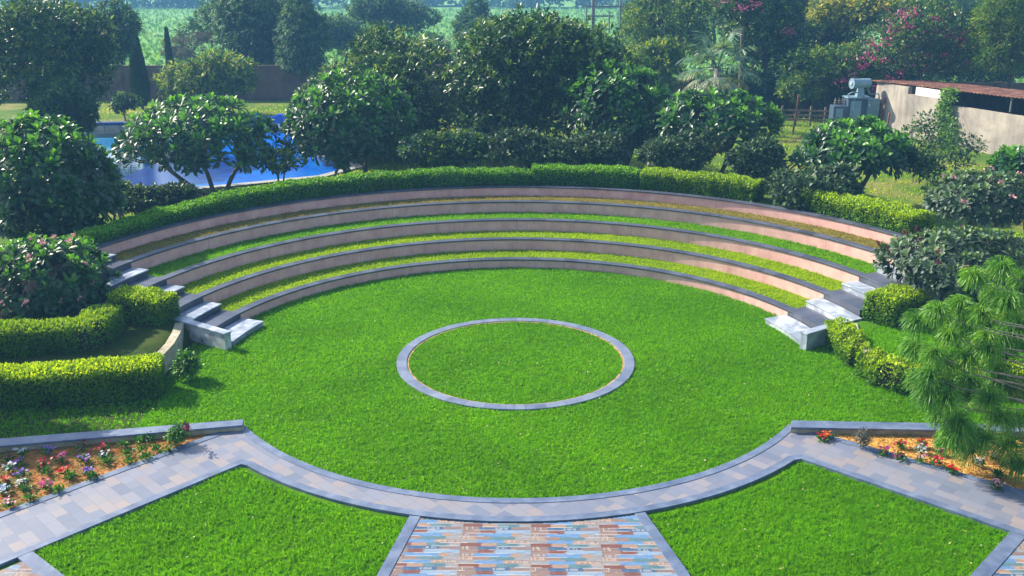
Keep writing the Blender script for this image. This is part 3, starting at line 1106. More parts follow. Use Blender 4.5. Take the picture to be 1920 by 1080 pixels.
def plumeria(name, label, u, v, ru, rv, Y, mat=None, nros=230, L=.54, W=.15, ub=None, stems=2, group='broad leaved frangipani trees around the amphitheatre', fl=None, zb=None, per=13, flat=.85, low=-.28):
    mat = mat or M_PLUM
    c = atY(u, v, Y)
    px = math.hypot(Y, H-c[2])/FPX
    rx, rz = ru*px, rv*px
    ry = rx*flat
    bx = c[0] if ub is None else atY(ub, v, Y)[0]
    z0 = float(ground_z(bx, Y)) if zb is None else zb
    root = thing(name, label, 'tree', (bx, Y, z0), group)
    # rosettes on a bumpy dome
    n1 = int(nros*.6)
    d = rand_dirs(nros*6)
    d = d[d[:, 2] > low][:int(nros*.85)]
    bl = rand_dirs(9)
    bumpy = 1+.16*np.max(np.maximum(0, d@bl.T)**6, axis=1)-.10+rng.normal(0, .04, len(d))
    f = np.where(np.arange(len(d)) < n1, 1.0, rng.uniform(.55, .88, len(d)))*bumpy
    pos = c+d*np.array([rx, ry, rz])*f[:, None]*.92
    keep = pos[:, 2] > z0+.25
    pos, d = pos[keep], d[keep]
    axis = unit(d*np.array([1, 1, .8])+np.array([0, -.1, .6])+rand_dirs(len(d))*.25)
    n = len(pos)*per
    k = np.repeat(np.arange(len(pos)), per)
    a = axis[k]
    e1 = unit(np.cross(a, np.array([.31, .87, .38]))); e2 = np.cross(a, e1)
    ang = (np.tile(np.arange(per), len(pos))*2.399)+rng.uniform(0, 6.28, len(pos))[k]+rng.normal(0, .15, n)
    lay = np.tile(np.arange(per), len(pos))/per
    th = R_(12)+lay*R_(82)+rng.normal(0, .12, n)
    perp = e1*np.cos(ang)[:, None]+e2*np.sin(ang)[:, None]
    D = a*np.cos(th)[:, None]+perp*np.sin(th)[:, None]
    Nn = unit(a*np.sin(th)[:, None]-perp*np.cos(th)[:, None])
    Ls = L*(.62+.45*lay)*rng.uniform(.85, 1.15, n)
    cr = rng.random(len(pos))
    rnd = np.clip(.45*cr[k]+.5*rng.random(n), 0, 1)
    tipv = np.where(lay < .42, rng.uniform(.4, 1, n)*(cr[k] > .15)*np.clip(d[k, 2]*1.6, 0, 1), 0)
    me = template_mesh('crown', pos[k]-a*(lay*.10)[:, None], D, Nn, Ls, W*rng.uniform(.85, 1.1, n), *OBLONG, rnd=rnd, tip=tipv)
    link('crown', me, mat, root)
    # stems
    mb = MB()
    heads = []
    for s in range(stems):
        a0 = np.array([bx+(s-(stems-1)/2)*.35, Y+random.uniform(-.15, .15), z0-.1])
        hd = np.array([c[0]+(s-(stems-1)/2)*rx*.55, Y, min(c[2]-rz*.35, z0+1.4)])
        hd[2] = max(hd[2], z0+.4)
        limb(mb, a0, hd, .11, .075, -.1)
        heads.append(hd)
    for j in range(0, len(pos), 5):
        hd = min(heads, key=lambda q: np.linalg.norm(q-pos[j]))
        mid = hd+(pos[j]-hd)*.5+np.array([0, 0, -.1])
        mb.tube([hd, mid, pos[j]], [.055, .035, .018], 5)
    mb.build('trunk', BARK, root, smooth=True)
    if fl:
        m = 46 if mat is M_PLUM else 20
        j = rng.choice(len(pos), m)
        k2 = np.repeat(np.arange(m), 9)
        P = pos[j][k2]+axis[j][k2]*.22+rng.normal(0, .035, (m*9, 3))
        me = template_mesh('blossoms', P, rand_dirs(m*9)+np.array([0, 0, .6]), rand_dirs(m*9), .085, .07, *RHOMB)
        link('blossoms', me, F_COL[fl], root)
    return root


def hedge(name, label, pts, wdt, hgt, z0, mat, dens=900, L=.085, group='clipped hedges', tipk=.8, tippow=2.0, rag=.03, z0s=None, hs=None, parent=None):
    """clipped hedge along a centre line"""
    P = np.array(pts, float)
    seg = np.linalg.norm(np.diff(P, axis=0), axis=1)
    cum = np.concatenate([[0], np.cumsum(seg)])
    Lt = cum[-1]
    z0a = np.array(z0s if z0s is not None else [z0]*len(P), float)
    ha = np.array(hs if hs is not None else [hgt]*len(P), float)
    root = thing(name, label, 'hedge', (P[len(P)//2][0], P[len(P)//2][1], float(z0a[len(P)//2])), group)
    area = Lt*(wdt+2*max(ha))+2*wdt*max(ha)
    n = int(area*dens)
    s = rng.uniform(0, Lt, n)
    ne = int(n*wdt*max(ha)*2/area)+1
    def frame(s):
        x = np.interp(s, cum, P[:, 0]); y = np.interp(s, cum, P[:, 1])
        e = .05
        x2 = np.interp(np.clip(s+e, 0, Lt), cum, P[:, 0])-np.interp(np.clip(s-e, 0, Lt), cum, P[:, 0])
        y2 = np.interp(np.clip(s+e, 0, Lt), cum, P[:, 1])-np.interp(np.clip(s-e, 0, Lt), cum, P[:, 1])
        t = unit(np.stack([x2, y2], -1))
        return x, y, t, np.interp(s, cum, z0a), np.interp(s, cum, ha)
    s[:ne//2] = 0; s[ne//2:ne] = Lt
    x, y, t, zb, hh = frame(s)
    nrm = np.stack([-t[:, 1], t[:, 0]], -1)
    # profile: front side, top, back side
    tot = wdt+2*max(ha)
    q = rng.uniform(0, tot, n)
    mh = max(ha)
    side = np.where(q < mh, -1, np.where(q < mh+wdt, 0, 1))
    a = np.where(side == 0, (q-mh)/wdt*2-1, side)       # across -1..1
    fz = np.where(side == 0, 1.0, np.where(side < 0, q/mh, (q-mh-wdt)/mh))
    # ends: fill cross-section
    isend = np.arange(n) < ne
    a = np.where(isend, rng.uniform(-1, 1, n), a)
    fz = np.where(isend, rng.random(n), fz)
    # rounding of the edge
    wob = rag*(np.sin(s*5.1+3*fz)+np.sin(s*11.3+a*4)+np.sin(s*2.3+1))
    rnds = 1-.10*np.clip(fz-.8, 0, 1)*5*np.abs(a)**3
    ax = a*(wdt/2)*(1+wob*.8)*np.where(fz > .9, .97, 1)
    zz = zb+fz*hh*(1-.07*np.abs(a)**4*(fz > .9))+wob*.8*fz
    inn = rng.random(n)**2*.09
    outn = np.zeros((n, 3))
    outn[:, 0] = nrm[:, 0]*a*(side != 0); outn[:, 1] = nrm[:, 1]*a*(side != 0)
    outn[:, 2] = (side == 0)*1.0
    endd = np.where(s < .001, -1, 1)
    outn[isend, 0] = t[isend, 0]*endd[isend]; outn[isend, 1] = t[isend, 1]*endd[isend]; outn[isend, 2] = 0
    outn = unit(outn+1e-6)
    V = np.stack([x+nrm[:, 0]*ax, y+nrm[:, 1]*ax, zz], -1)-outn*inn[:, None]+rng.normal(0, .012, (n, 3))
    D = unit(outn*.55+rand_dirs(n)*.7+np.array([0, 0, .35]))
    Nn = unit(outn+rand_dirs(n)*.7+np.array([0, 0, .3]))
    patch = .5+.5*np.sin(x*3.1+2*np.sin(y*2.3)+fz*3)
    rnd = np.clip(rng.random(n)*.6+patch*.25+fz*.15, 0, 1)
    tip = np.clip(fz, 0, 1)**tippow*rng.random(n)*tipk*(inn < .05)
    me = template_mesh('leaves', V, D, Nn, L*rng.uniform(.7, 1.3, n), L*.62, *RHOMB, rnd=rnd, tip=tip)
    link('leaves', me, mat, root)
    mb = MB()
    m = max(2, int(Lt/.4))
    ss = np.linspace(.08, Lt-.08, m)
    x, y, t, zb, hh = frame(ss)
    hw = wdt/2-.09
    for i in range(m-1):
        quad = []
        for (j, sg) in ((i, -1), (i+1, -1), (i+1, 1), (i, 1)):
            quad.append((x[j]-t[j][1]*hw*sg, y[j]+t[j][0]*hw*sg))
        zb_, zt_ = [zb[i]-.05, zb[i+1]-.05, zb[i+1]-.05, zb[i]-.05], [zb[i]+hh[i]-.1, zb[i+1]+hh[i+1]-.1, zb[i+1]+hh[i+1]-.1, zb[i]+hh[i]-.1]
        mb.prism(quad, zb_, zt_)
    mb.build('branches', M_TWIG, root)
    return root


def pol(r, a):
    return (TC[0]+r*math.sin(R_(a)), TC[1]+r*math.cos(R_(a)))


# ------------------------------------------------------------------ hedges
G = 'clipped hedges round the amphitheatre'
A = np.linspace(-80, 2.0, 40)
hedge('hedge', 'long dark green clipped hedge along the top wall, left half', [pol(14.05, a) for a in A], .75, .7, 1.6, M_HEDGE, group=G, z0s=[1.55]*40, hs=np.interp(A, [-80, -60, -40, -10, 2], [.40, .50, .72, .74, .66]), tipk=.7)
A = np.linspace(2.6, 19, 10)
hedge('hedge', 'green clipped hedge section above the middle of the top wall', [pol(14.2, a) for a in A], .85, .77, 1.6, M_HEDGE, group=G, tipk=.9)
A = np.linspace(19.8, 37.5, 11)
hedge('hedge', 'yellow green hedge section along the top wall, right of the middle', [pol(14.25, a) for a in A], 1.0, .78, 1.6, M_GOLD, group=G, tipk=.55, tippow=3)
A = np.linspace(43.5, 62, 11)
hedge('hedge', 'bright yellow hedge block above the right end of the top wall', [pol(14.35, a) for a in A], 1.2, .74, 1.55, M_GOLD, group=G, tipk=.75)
hedge('hedge', 'small golden hedge strip between the two dusty shrubs on the right', [(13.6, 28.4), (15.6, 27.6)], .7, .7, 1.3, M_GOLD, group=G, tipk=.75)
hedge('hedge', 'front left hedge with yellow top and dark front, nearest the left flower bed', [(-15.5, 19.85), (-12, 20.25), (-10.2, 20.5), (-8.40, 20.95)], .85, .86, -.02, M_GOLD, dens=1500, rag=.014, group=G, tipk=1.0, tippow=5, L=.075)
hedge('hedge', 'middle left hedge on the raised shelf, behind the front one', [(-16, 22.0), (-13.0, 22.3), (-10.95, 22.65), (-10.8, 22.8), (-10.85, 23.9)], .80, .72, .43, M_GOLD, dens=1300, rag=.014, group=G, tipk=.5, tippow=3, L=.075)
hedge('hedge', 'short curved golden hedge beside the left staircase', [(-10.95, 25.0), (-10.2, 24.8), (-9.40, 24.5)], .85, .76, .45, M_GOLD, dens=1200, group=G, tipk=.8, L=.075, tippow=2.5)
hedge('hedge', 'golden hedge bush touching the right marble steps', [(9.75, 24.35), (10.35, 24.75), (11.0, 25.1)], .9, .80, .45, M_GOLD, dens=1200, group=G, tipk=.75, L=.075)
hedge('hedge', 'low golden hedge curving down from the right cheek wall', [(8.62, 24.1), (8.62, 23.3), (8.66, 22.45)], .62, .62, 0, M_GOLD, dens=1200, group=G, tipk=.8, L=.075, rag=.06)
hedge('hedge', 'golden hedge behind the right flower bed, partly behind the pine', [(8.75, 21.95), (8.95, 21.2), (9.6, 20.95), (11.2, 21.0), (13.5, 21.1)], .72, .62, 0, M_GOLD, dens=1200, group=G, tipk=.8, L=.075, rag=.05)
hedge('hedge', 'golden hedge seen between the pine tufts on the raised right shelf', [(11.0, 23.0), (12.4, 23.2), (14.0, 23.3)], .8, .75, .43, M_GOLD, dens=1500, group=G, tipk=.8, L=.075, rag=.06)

# ------------------------------------------------------------------ frangipani trees
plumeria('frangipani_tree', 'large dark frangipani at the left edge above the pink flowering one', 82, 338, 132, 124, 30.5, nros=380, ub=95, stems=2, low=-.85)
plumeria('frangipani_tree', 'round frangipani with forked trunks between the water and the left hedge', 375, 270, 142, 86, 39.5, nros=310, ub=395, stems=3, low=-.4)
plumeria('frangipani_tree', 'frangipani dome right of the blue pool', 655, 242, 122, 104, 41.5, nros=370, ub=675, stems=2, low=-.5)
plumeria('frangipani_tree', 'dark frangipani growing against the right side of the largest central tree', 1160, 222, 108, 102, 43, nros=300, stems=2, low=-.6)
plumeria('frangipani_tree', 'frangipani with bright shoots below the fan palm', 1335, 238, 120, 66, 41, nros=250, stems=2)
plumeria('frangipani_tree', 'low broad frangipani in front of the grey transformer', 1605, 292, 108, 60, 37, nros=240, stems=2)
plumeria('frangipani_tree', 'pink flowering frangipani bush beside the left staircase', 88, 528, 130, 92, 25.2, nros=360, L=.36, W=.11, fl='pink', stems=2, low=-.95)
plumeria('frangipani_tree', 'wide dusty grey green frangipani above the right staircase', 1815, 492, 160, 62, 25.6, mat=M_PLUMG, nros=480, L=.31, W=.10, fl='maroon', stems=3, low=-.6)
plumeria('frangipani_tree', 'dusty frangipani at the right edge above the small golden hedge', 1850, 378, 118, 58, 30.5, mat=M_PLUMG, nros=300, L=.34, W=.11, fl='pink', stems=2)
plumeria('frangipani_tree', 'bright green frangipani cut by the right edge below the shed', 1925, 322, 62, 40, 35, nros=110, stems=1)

# ------------------------------------------------------------------ small leaved shrubs behind the hedge
GS = 'grey green shrubs behind the top hedge'
def shrub(label, u, v, ru, rv, Y, mat=M_GREY, n=9000, L=.17, W=.11, ub=None, **k):
    return tree('shrub', label, u, v, ru, rv, Y, mat, n, L, W, ub, cat='shrub', group=GS, tr=.05, stems=3, per=14, rc=.08, nl=7, lowcut=-.6, **k)
shrub('grey green shrub with two thin trunks at the middle gap of the hedge', 985, 283, 85, 38, 38.2, ub=1000)
shrub('dusty shrub under the right half of the largest central tree', 1110, 285, 88, 40, 38.8)
shrub('dusty round shrub behind the hedge below the dark frangipani', 1285, 286, 80, 42, 38.0)
shrub('sprawling grey shrub left of the bright yellow hedge block', 1425, 308, 68, 44, 36.8)
shrub('sprawling dusty shrub directly left of the bright yellow hedge block', 1540, 352, 104, 54, 33.6, n=13000)
shrub('small dark shrub behind the hedge left of the middle', 840, 285, 88, 44, 39.0, mat=M_DARK)
shrub('low dark shrub at the left end of the long hedge', 300, 378, 72, 40, 33.6, mat=M_GREY)
shrub('small yellow green shrub next to the large left frangipani', 222, 372, 34, 36, 34.5, mat=M_LIGHT, n=4000)
shrub('thin young shrub in front of the blue pool', 525, 305, 52, 34, 39.5, mat=M_LIGHT, n=900)
for (lab, u, v, ru, rv, Y, n) in (('spindly sapling in front of the creeper on the shed wall', 1722, 268, 62, 48, 42, 1000),
                                  ('thin sapling with sparse dark leaves in front of the shed', 1800, 285, 42, 36, 40, 700),
                                  ('leafy sapling on the lawn right of the low broad frangipani', 1745, 318, 38, 34, 36, 900)):
    tree('sapling', lab, u, v, ru, rv, Y, M_DARK, n, .2, .1, cat='sapling', group='saplings on the lawn by the shed', tr=.025, per=7, rc=.2, nl=7, spread=.75, size=.4)
tree('shrub', 'small weedy shrub at the foot of the left low retaining wall', 352, 686, 26, 26, 21.6, M_HEDGE, 2200, .09, .05, cat='shrub', tr=.015, per=10, rc=.1, nl=4, zb=0)

# ------------------------------------------------------------------ middle distance trees
GT = 'trees behind the amphitheatre'
tree('broadleaf_tree', 'huge dark tree filling the top left corner', 70, 100, 158, 142, 50, M_MANGO, 26000, .32, .13, ub=50, group=GT, tr=.2, stems=3, nl=10)
tree('broadleaf_tree', 'lower dark bough of trees behind the large left frangipani', 130, 205, 75, 60, 46, M_DARK, 7000, .3, .13, group=GT, tr=.09, stems=2)
tree('broadleaf_tree', 'pale leaved slender tree behind the forked frangipani', 395, 152, 100, 58, 62, M_LIGHT, 8000, .36, .13, group=GT, tr=.08, stems=3, tipk=.6, nl=9)
tree('broadleaf_tree', 'tall leafy tree behind the frangipani dome, left of the middle', 708, 188, 165, 152, 49, M_MANGO, 31000, .32, .12, group=GT, nl=12, tipk=.45)
tree('broadleaf_tree', 'largest dense rounded tree in the middle behind the hedge', 1008, 175, 165, 150, 46, M_MANGO, 37000, .30, .13, group=GT, nl=12, tipk=.2, spread=.5, size=.62)
tree('broadleaf_tree', 'dark rounded tree filling the gap below the fan palm leaves', 930, 235, 62, 60, 47, M_DARK, 8000, .2, .1, group=GT, nl=5, tipk=.3)
tree('broadleaf_tree', 'bluish tree behind the top left corner tree', 205, 75, 60, 72, 64, M_BLUE, 9000, .28, .13, group=GT, nl=7)
tree('broadleaf_tree', 'tall drooping blue green tree left of the field gap', 485, 70, 88, 125, 76, M_BLUE, 26000, .34, .15, group=GT, nl=12, droop=.8, tr=.2)
tree('broadleaf_tree', 'weeping blue green tree next to the far brick wall', 560, 85, 62, 105, 72, M_BLUE, 15000, .36, .12, group=GT, nl=9, droop=1.1, tr=.16)
tree('broadleaf_tree', 'airy pale tree with round leaf clumps standing in the field', 405, 45, 70, 58, 82, M_BLUE, 5200, .3, .14, group=GT, nl=9, spread=.8, size=.34, shell=.4, tr=.12)
tree('broadleaf_tree', 'distant spreading tree at the top between field gaps', 745, 30, 90, 52, 98, M_BLUE, 12000, .4, .18, group=GT, nl=9, tr=.2)
tree('broadleaf_tree', 'distant bushy tree below the spreading field tree', 790, 112, 62, 48, 84, M_BLUE, 8000, .34, .16, group=GT, nl=7, tr=.15)
tree('broadleaf_tree', 'distant dark tree behind the fan palm on the field edge', 895, 48, 46, 50, 96, M_BLUE, 7000, .4, .18, group=GT, nl=7, tr=.18)
tree('shrub', 'dark blue shrub against the far wall below the field', 838, 160, 34, 34, 72, M_BLUE, 4000, .3, .14, cat='shrub', group=GS, tr=.05)
tree('scrub_bush', 'bare purplish scrub bush in front of the far wall', 345, 92, 62, 34, 80, M_SCRUB, 3500, .3, .06, cat='bush', tr=.06, stems=4, nl=9, spread=.8, size=.4)
tree('scrub_bush', 'bare grey scrub bush at the left end of the field', 222, 60, 40, 34, 86, M_SCRUB, 2000, .3, .06, cat='bush', tr=.06, stems=4, nl=7, spread=.8, size=.4)
tree('shrub', 'young tree with dark leaves beside the pool cascade wall', 232, 192, 34, 24, 60, M_DARK, 1500, .25, .12, cat='shrub', group=GS, tr=.05, stems=2)
# right hand belt
tree('broadleaf_tree', 'airy light green tree with dark open branches right of the pylon', 1262, 60, 90, 95, 70, M_LIGHT, 15000, .28, .12, group=GT, nl=11, spread=.75, size=.42, tipk=.3, tr=.2, stems=2)
tree('broadleaf_tree', 'soft green tree behind the dark frangipani', 1235, 140, 74, 66, 62, M_LIGHT, 10000, .26, .12, group=GT, nl=8, tipk=.4)
tree('broadleaf_tree', 'tall dark tree behind the right fan palm', 1440, 70, 92, 110, 66, M_MANGO, 20000, .30, .13, group=GT, nl=11, tipk=.2)
tree('broadleaf_tree', 'lighter bushy tree above the low brick wall', 1560, 150, 88, 70, 63, M_LIGHT, 15000, .30, .13, group=GT, nl=9, tipk=.2)
tree('broadleaf_tree', 'yellow leaved tree at the top right behind the bougainvillea', 1610, 22, 105, 62, 70, M_YELL, 16000, .32, .15, group=GT, nl=9, tipk=.25)
tree('broadleaf_tree', 'feathery bright green tree at the top right corner above the shed', 1895, 75, 78, 95, 57, M_LIGHT, 22000, .34, .05, group=GT, nl=9, droop=.35, tipk=.15)
tree('broadleaf_tree', 'green tree behind the shed roof', 1790, 110, 95, 55, 68, M_MANGO, 14000, .26, .12, group=GT, nl=8, tipk=.3)
for i, (u, v, ru, rv, Y, lab) in enumerate(((1215, 45, 62, 55, 88, 'hazy tree just right of the steel pylon'), (1340, 25, 90, 70, 92, 'hazy dense tree behind the right fan palm'), (1510, 25, 85, 80, 90, 'hazy dark tree behind the tall dark one'),
                                            (1700, 25, 90, 80, 92, 'hazy tree behind the yellow leaved tree'), (1870, 15, 90, 80, 90, 'hazy tree behind the feathery corner tree'), (640, 70, 60, 55, 92, 'hazy tree between the weeping tree and the tall leafy tree'))):
    tree('broadleaf_tree', lab, u, v, ru, rv, Y, M_BLUE if i in (0, 5) else M_LIGHT, 9000, .36, .17, group=GT, nl=8, tr=.2)
tree('broadleaf_tree', 'dark low tree over the brick wall right of the fan palm', 1405, 165, 62, 50, 64, M_DARK, 9000, .28, .13, group=GT, nl=7, tipk=.2)
tree('broadleaf_tree', 'bright lower tree touching the top of the transformer', 1500, 165, 60, 42, 62, M_LIGHT, 7000, .28, .12, group=GT, nl=7, tipk=.25)
tree('broadleaf_tree', 'dark tree filling the gap behind the bougainvillea and the yellow leaved tree', 1650, 150, 80, 60, 68, M_MANGO, 11000, .28, .12, group=GT, nl=8)
tree('shrub', 'bluish shrub on the grass between the two tallest middle trees', 855, 205, 44, 38, 58, M_BLUE, 4500, .26, .13, cat='shrub', group=GS, tr=.05)
tree('broadleaf_tree', 'tall mid green tree between the dark tall one and the bougainvillea', 1545, 70, 80, 72, 74, M_MANGO, 10000, .32, .14, group=GT, nl=9)
tree('broadleaf_tree', 'green tree closing the gap right of the steel pylon', 1200, 110, 60, 50, 76, M_LIGHT, 8000, .3, .14, group=GT, nl=7)
tree('broadleaf_tree', 'dark tree low behind the right end of the shed roof', 1860, 140, 80, 50, 72, M_DARK, 8000, .3, .14, group=GT, nl=7)
tree('broadleaf_tree', 'hazy green tree seen above the transformer', 1505, 80, 60, 55, 79, M_MANGO, 7000, .32, .14, group=GT, nl=7)
# bougainvillea
b = tree('bougainvillea', 'tall bougainvillea sprinkled with magenta blossoms behind the shed roof', 1735, 95, 125, 105, 61, M_MANGO, 26000, .2, .10, group=None, nl=12, tipk=.35, cat='climber', spread=.62)
def blossoms(parent, spots, Y, mat, n=60, r=.25):
    P = []
    for (u, v) in spots:
        c = atY(u, v, Y)
        P.append(c+rng.normal(0, r, (n, 3))*np.array([1, 1, .7]))
    P = np.concatenate(P)
    k = len(P)
    me = template_mesh('blossoms', P, rand_dirs(k)+np.array([0, -.3, .5]), rand_dirs(k)+np.array([0, -.6, .5]), .13, .11, *RHOMB)
    return link('blossoms', me, mat, parent)
F_BOUG = flowermat('bougainvillea_bracts', (.50, .035, .20))
F_BOUG2 = flowermat('bougainvillea_dusty_bracts', (.42, .09, .20))
blossoms(b, [(1640, 85), (1628, 108), (1662, 77), (1675, 60), (1660, 112), (1740, 108), (1772, 104), (1822, 115), (1750, 74), (1790, 66), (1672, 148), (1688, 138), (1735, 130), (1705, 50), (1712, 25), (1755, 35), (1800, 80), (1577, 152), (1653, 165), (1620, 125), (1695, 28)], 58.6, F_BOUG, 26, .22)
blossoms(b, [(1680, 30), (1690, 26), (1665, 50), (1645, 95), (1613, 108), (1600, 140), (1725, 70), (1740, 60), (1705, 108), (1632, 80), (1768, 60), (1793, 28), (1815, 60), (1700, 90), (1612, 165)], 58.9, F_BOUG2, 24, .3)
b2 = tree('bougainvillea', 'climber with a few pink blossoms over the dark tree', 1400, 20, 50, 35, 62, M_MANGO, 4500, .22, .11, nl=5, cat='climber')
blossoms(b2, [(1388, 12), (1418, 10), (1355, 2), (1480, 60)], 60.5, F_BOUG2, 40, .22)

# ------------------------------------------------------------------ cypresses
def cypress(label, u, v0, v1, ru, Y, n):
    c = atY(u, v1, Y); top = atY(u, v0, Y)
    z0 = float(ground_z(c[0], Y))
    z0 = min(z0, c[2])
    root = thing('cypress', label, 'tree', (c[0], Y, z0), 'narrow cypresses')
    hgt = top[2]-z0
    R = ru*Y/FPX
    t = rng.random(n)**.8
    a = rng.uniform(0, 6.28, n)
    prof = R*(1-t)**.75*(.35+.65*np.clip(t*5, 0, 1))*rng.uniform(.75, 1.05, n)
    P = np.stack([c[0]+prof*np.cos(a), Y+prof*np.sin(a), z0+.15+t*hgt], -1)
    D = np.stack([np.cos(a)*.35, np.sin(a)*.35, np.ones(n)], -1)+rand_dirs(n)*.25
    Nn = np.stack([np.cos(a), np.sin(a), np.full(n, .3)], -1)
    link('crown', template_mesh('crown', P, D, Nn, .3, .12, *RHOMB), M_CYP, root)
    MB().tube([(c[0], Y, z0-.1), (c[0], Y, z0+hgt*.8)], [.1, .03], 6).build('trunk', BARK, root)
cypress('tall narrow cypress standing in front of the far brick wall', 268, 58, 205, 19, 66, 5000)
cypress('thin dark cypress tip rising beyond the pale slender tree', 322, 60, 150, 9, 74, 1600)

# ------------------------------------------------------------------ fan palms
def fan_palm(label, u, v, Y, nf, fr, ubase=None, spread_=1.0, dead=3):
    c = atY(u, v, Y)
    bx = c[0] if ubase is None else atY(ubase, v, Y)[0]
    z0 = float(ground_z(bx, Y))
    root = thing('fan_palm', label, 'palm', (bx, Y, z0), 'fan palms')
    MB().tube([(bx, Y, z0-.1), (bx, Y, z0+(c[2]-z0)*.5), (c[0], Y, c[2])], [.24, .2, .17], 8).build('trunk', BARKPALE, root, smooth=True)
    for i in range(nf):
        az = i*2.399+random.uniform(-.2, .2)
        el = R_(70)-R_(115)*(i/nf)
        hub = np.array(c)+np.array([math.cos(az)*math.cos(el), math.sin(az)*math.cos(el), math.sin(el)])*fr*.75*random.uniform(.85, 1.1)
        d0 = unit(hub-c)
        side = unit(np.cross(d0, [0, 0, 1.0])+1e-6)
        up = np.cross(side, d0)
        n = 26
        th = np.linspace(-2.0, 2.0, n)+rng.normal(0, .03, n)
        D = d0[None]*np.cos(th)[:, None]+side[None]*np.sin(th)[:, None]+np.array([0, 0, -.22])
        P0 = np.repeat(hub[None], n, 0)
        Ls = fr*.62*(1-.25*np.abs(th)/2)*rng.uniform(.9, 1.1, n)
        P1 = P0+unit(D)*Ls[:, None]*.62
        D2 = unit(D)+np.array([0, 0, -.75])
        PP = np.concatenate([P0, P1]); DD = np.concatenate([D, D2])
        LL = np.concatenate([Ls*.64, Ls*.5])
        tp = np.full(2*n, 0.8 if i >= nf-dead else 0.0)*rng.random(2*n)+(rng.random(2*n) > .93)*.3
        me = template_mesh('frond', PP, DD, np.tile(up, (2*n, 1)), LL, np.concatenate([np.full(n, .07), np.full(n, .045)]), [(0, -.3, 0), (0, .3, 0), (.6, .5, .0), (1, .1, -.03), (1, -.1, -.03), (.6, -.5, 0)], [(0, 1, 2, 5), (5, 2, 3, 4)], tip=np.clip(tp, 0, 1))
        f = link('frond', me, M_PALM, root)
        MB().tube([c, (np.array(c)+hub)/2+np.array([0, 0, .06]), hub], [.03, .022, .015], 5).build('petiole', M_PALM, f)
    return root


fan_palm('fan palm with grey green leaves behind the left side of the largest central tree', 915, 95, 50, 22, 1.9)
fan_palm('fan palm with pale drooping leaves above the bright frangipani', 1345, 128, 56, 20, 1.95, dead=6)

# ------------------------------------------------------------------ long needled pine at the right
def pine():
    bx, by = 10.75, 17.35
    root = thing('pine_tree', 'young pine with long drooping needle tufts at the right edge', 'tree', (bx, by, 0))
    spots = [(1829, 521), (1882, 506), (1868, 555), (1803, 576), (1762, 586), (1813, 602), (1788, 629), (1725, 604), (1754, 665), (1904, 606), (1902, 627), (1854, 635), (1856, 660), (1915, 527),
             (1815, 678), (1884, 670), (1749, 706), (1745, 740), (1819, 715), (1858, 751), (1896, 736), (1764, 781), (1798, 789), (1798, 812), (1784, 826), (1830, 813), (1822, 845), (1850, 826), (1894, 836),
             (1909, 872), (1873, 713), (1779, 751), (1840, 590), (1890, 570), (1775, 680), (1830, 645), (1720, 655), (1880, 640), (1730, 715), (1870, 690), (1905, 790), (1880, 788)]
    pts = []
    for (u, v) in spots:
        if v > 800: Y = 16.75+random.uniform(-.2, .3)
        else: Y = 17.3+random.uniform(-.9, .9)
        p = atY(u, v, Y)
        if p[2] < .35:
            p = atY(u, v, Y-.6) if atY(u, v, Y-.6)[2] > .3 else at(u, v, .38)
        pts.append(p)
    for i in range(16):
        a = random.uniform(-1.3, 1.3)
        z = random.uniform(.7, 4.7)
        rr = (1.2-.16*z)*random.uniform(.7, 1.9)
        pts.append(np.array([bx+.9+abs(rr*math.cos(a)), by+rr*math.sin(a), z]))
    for i in range(44):
        a = random.uniform(-2.6, 2.6)
        z = .6+4.2*random.random()
        rr = (2.3-.42*z)*random.uniform(.35, 1)
        pts.append(np.array([bx+1.0+abs(rr*math.cos(a)), by+rr*math.sin(a)*1.1, z]))
    pts = np.array(pts)
    nn = 300
    n = len(pts)*nn
    k = np.repeat(np.arange(len(pts)), nn)
    tr = np.array([bx, by, 0.0])
    outw = unit((pts-tr)*np.array([1, 1, 0])+np.array([0, 0, .9]))
    sc_ = rng.uniform(.85, 1.2, len(pts))
    ax = outw[k]
    d = rand_dirs(n)
    D0 = unit(ax*.35+d*.8+np.array([0, 0, .22]))
    P = pts[k]+ax*rng.uniform(-.05, .09, n)[:, None]
    seg = [.12, .12, .11]
    Pc, Dc = P, D0
    PP, DD, LL, WW = [], [], [], []
    for j, sl_ in enumerate(seg):
        L = sl_*sc_[k]
        PP.append(Pc); DD.append(Dc); LL.append(L*1.04); WW.append(np.full(n, [.013, .012, .009][j]))
        Pc = Pc+unit(Dc)*L[:, None]
        Dc = unit(unit(Dc)+np.array([0, 0, [-.5, -1.0, 0][j]]))
    PP = np.concatenate(PP); DD = np.concatenate(DD)
    rn = np.clip(np.tile(rng.random(n)*.6+rng.random(len(pts))[k]*.4, 3), 0, 1)
    me = template_mesh('crown', PP, DD, rand_dirs(len(PP))+np.array([0, -.5, .5]), np.concatenate(LL), np.concatenate(WW), [(0, -.5, 0), (0, .5, 0), (1, .45, 0), (1, -.45, 0)], [(0, 1, 2, 3)], rnd=rn)
    link('crown', me, M_PINE, root)
    mb = MB()
    mb.tube([(bx, by, -.1), (bx+.05, by, 1.5), (bx-.03, by+.05, 3.2), (bx, by, 4.9)], [.11, .09, .06, .02], 8)
    for p in pts:
        zz = max(.25, min(4.6, p[2]-.35*np.hypot(p[0]-bx, p[1]-by)+.1))
        a = np.array([bx, by, zz])
        m1_ = a+(p-a)*.45+np.array([0, 0, -.05])
        m2_ = a+(p-a)*.8+np.array([0, 0, -.10])
        mb.tube([a, m1_, m2_, p], [.022, .015, .010, .008], 5)
    mb.build('trunk', BARKPALE, root, smooth=True)


pine()

tree('broadleaf_tree', 'leafy tree left of the picture shading the left flower bed', -330, 420, 130, 120, 20.6, M_MANGO, 9000, .2, .09, group=GT, nl=7, tr=.12, shell=.3)

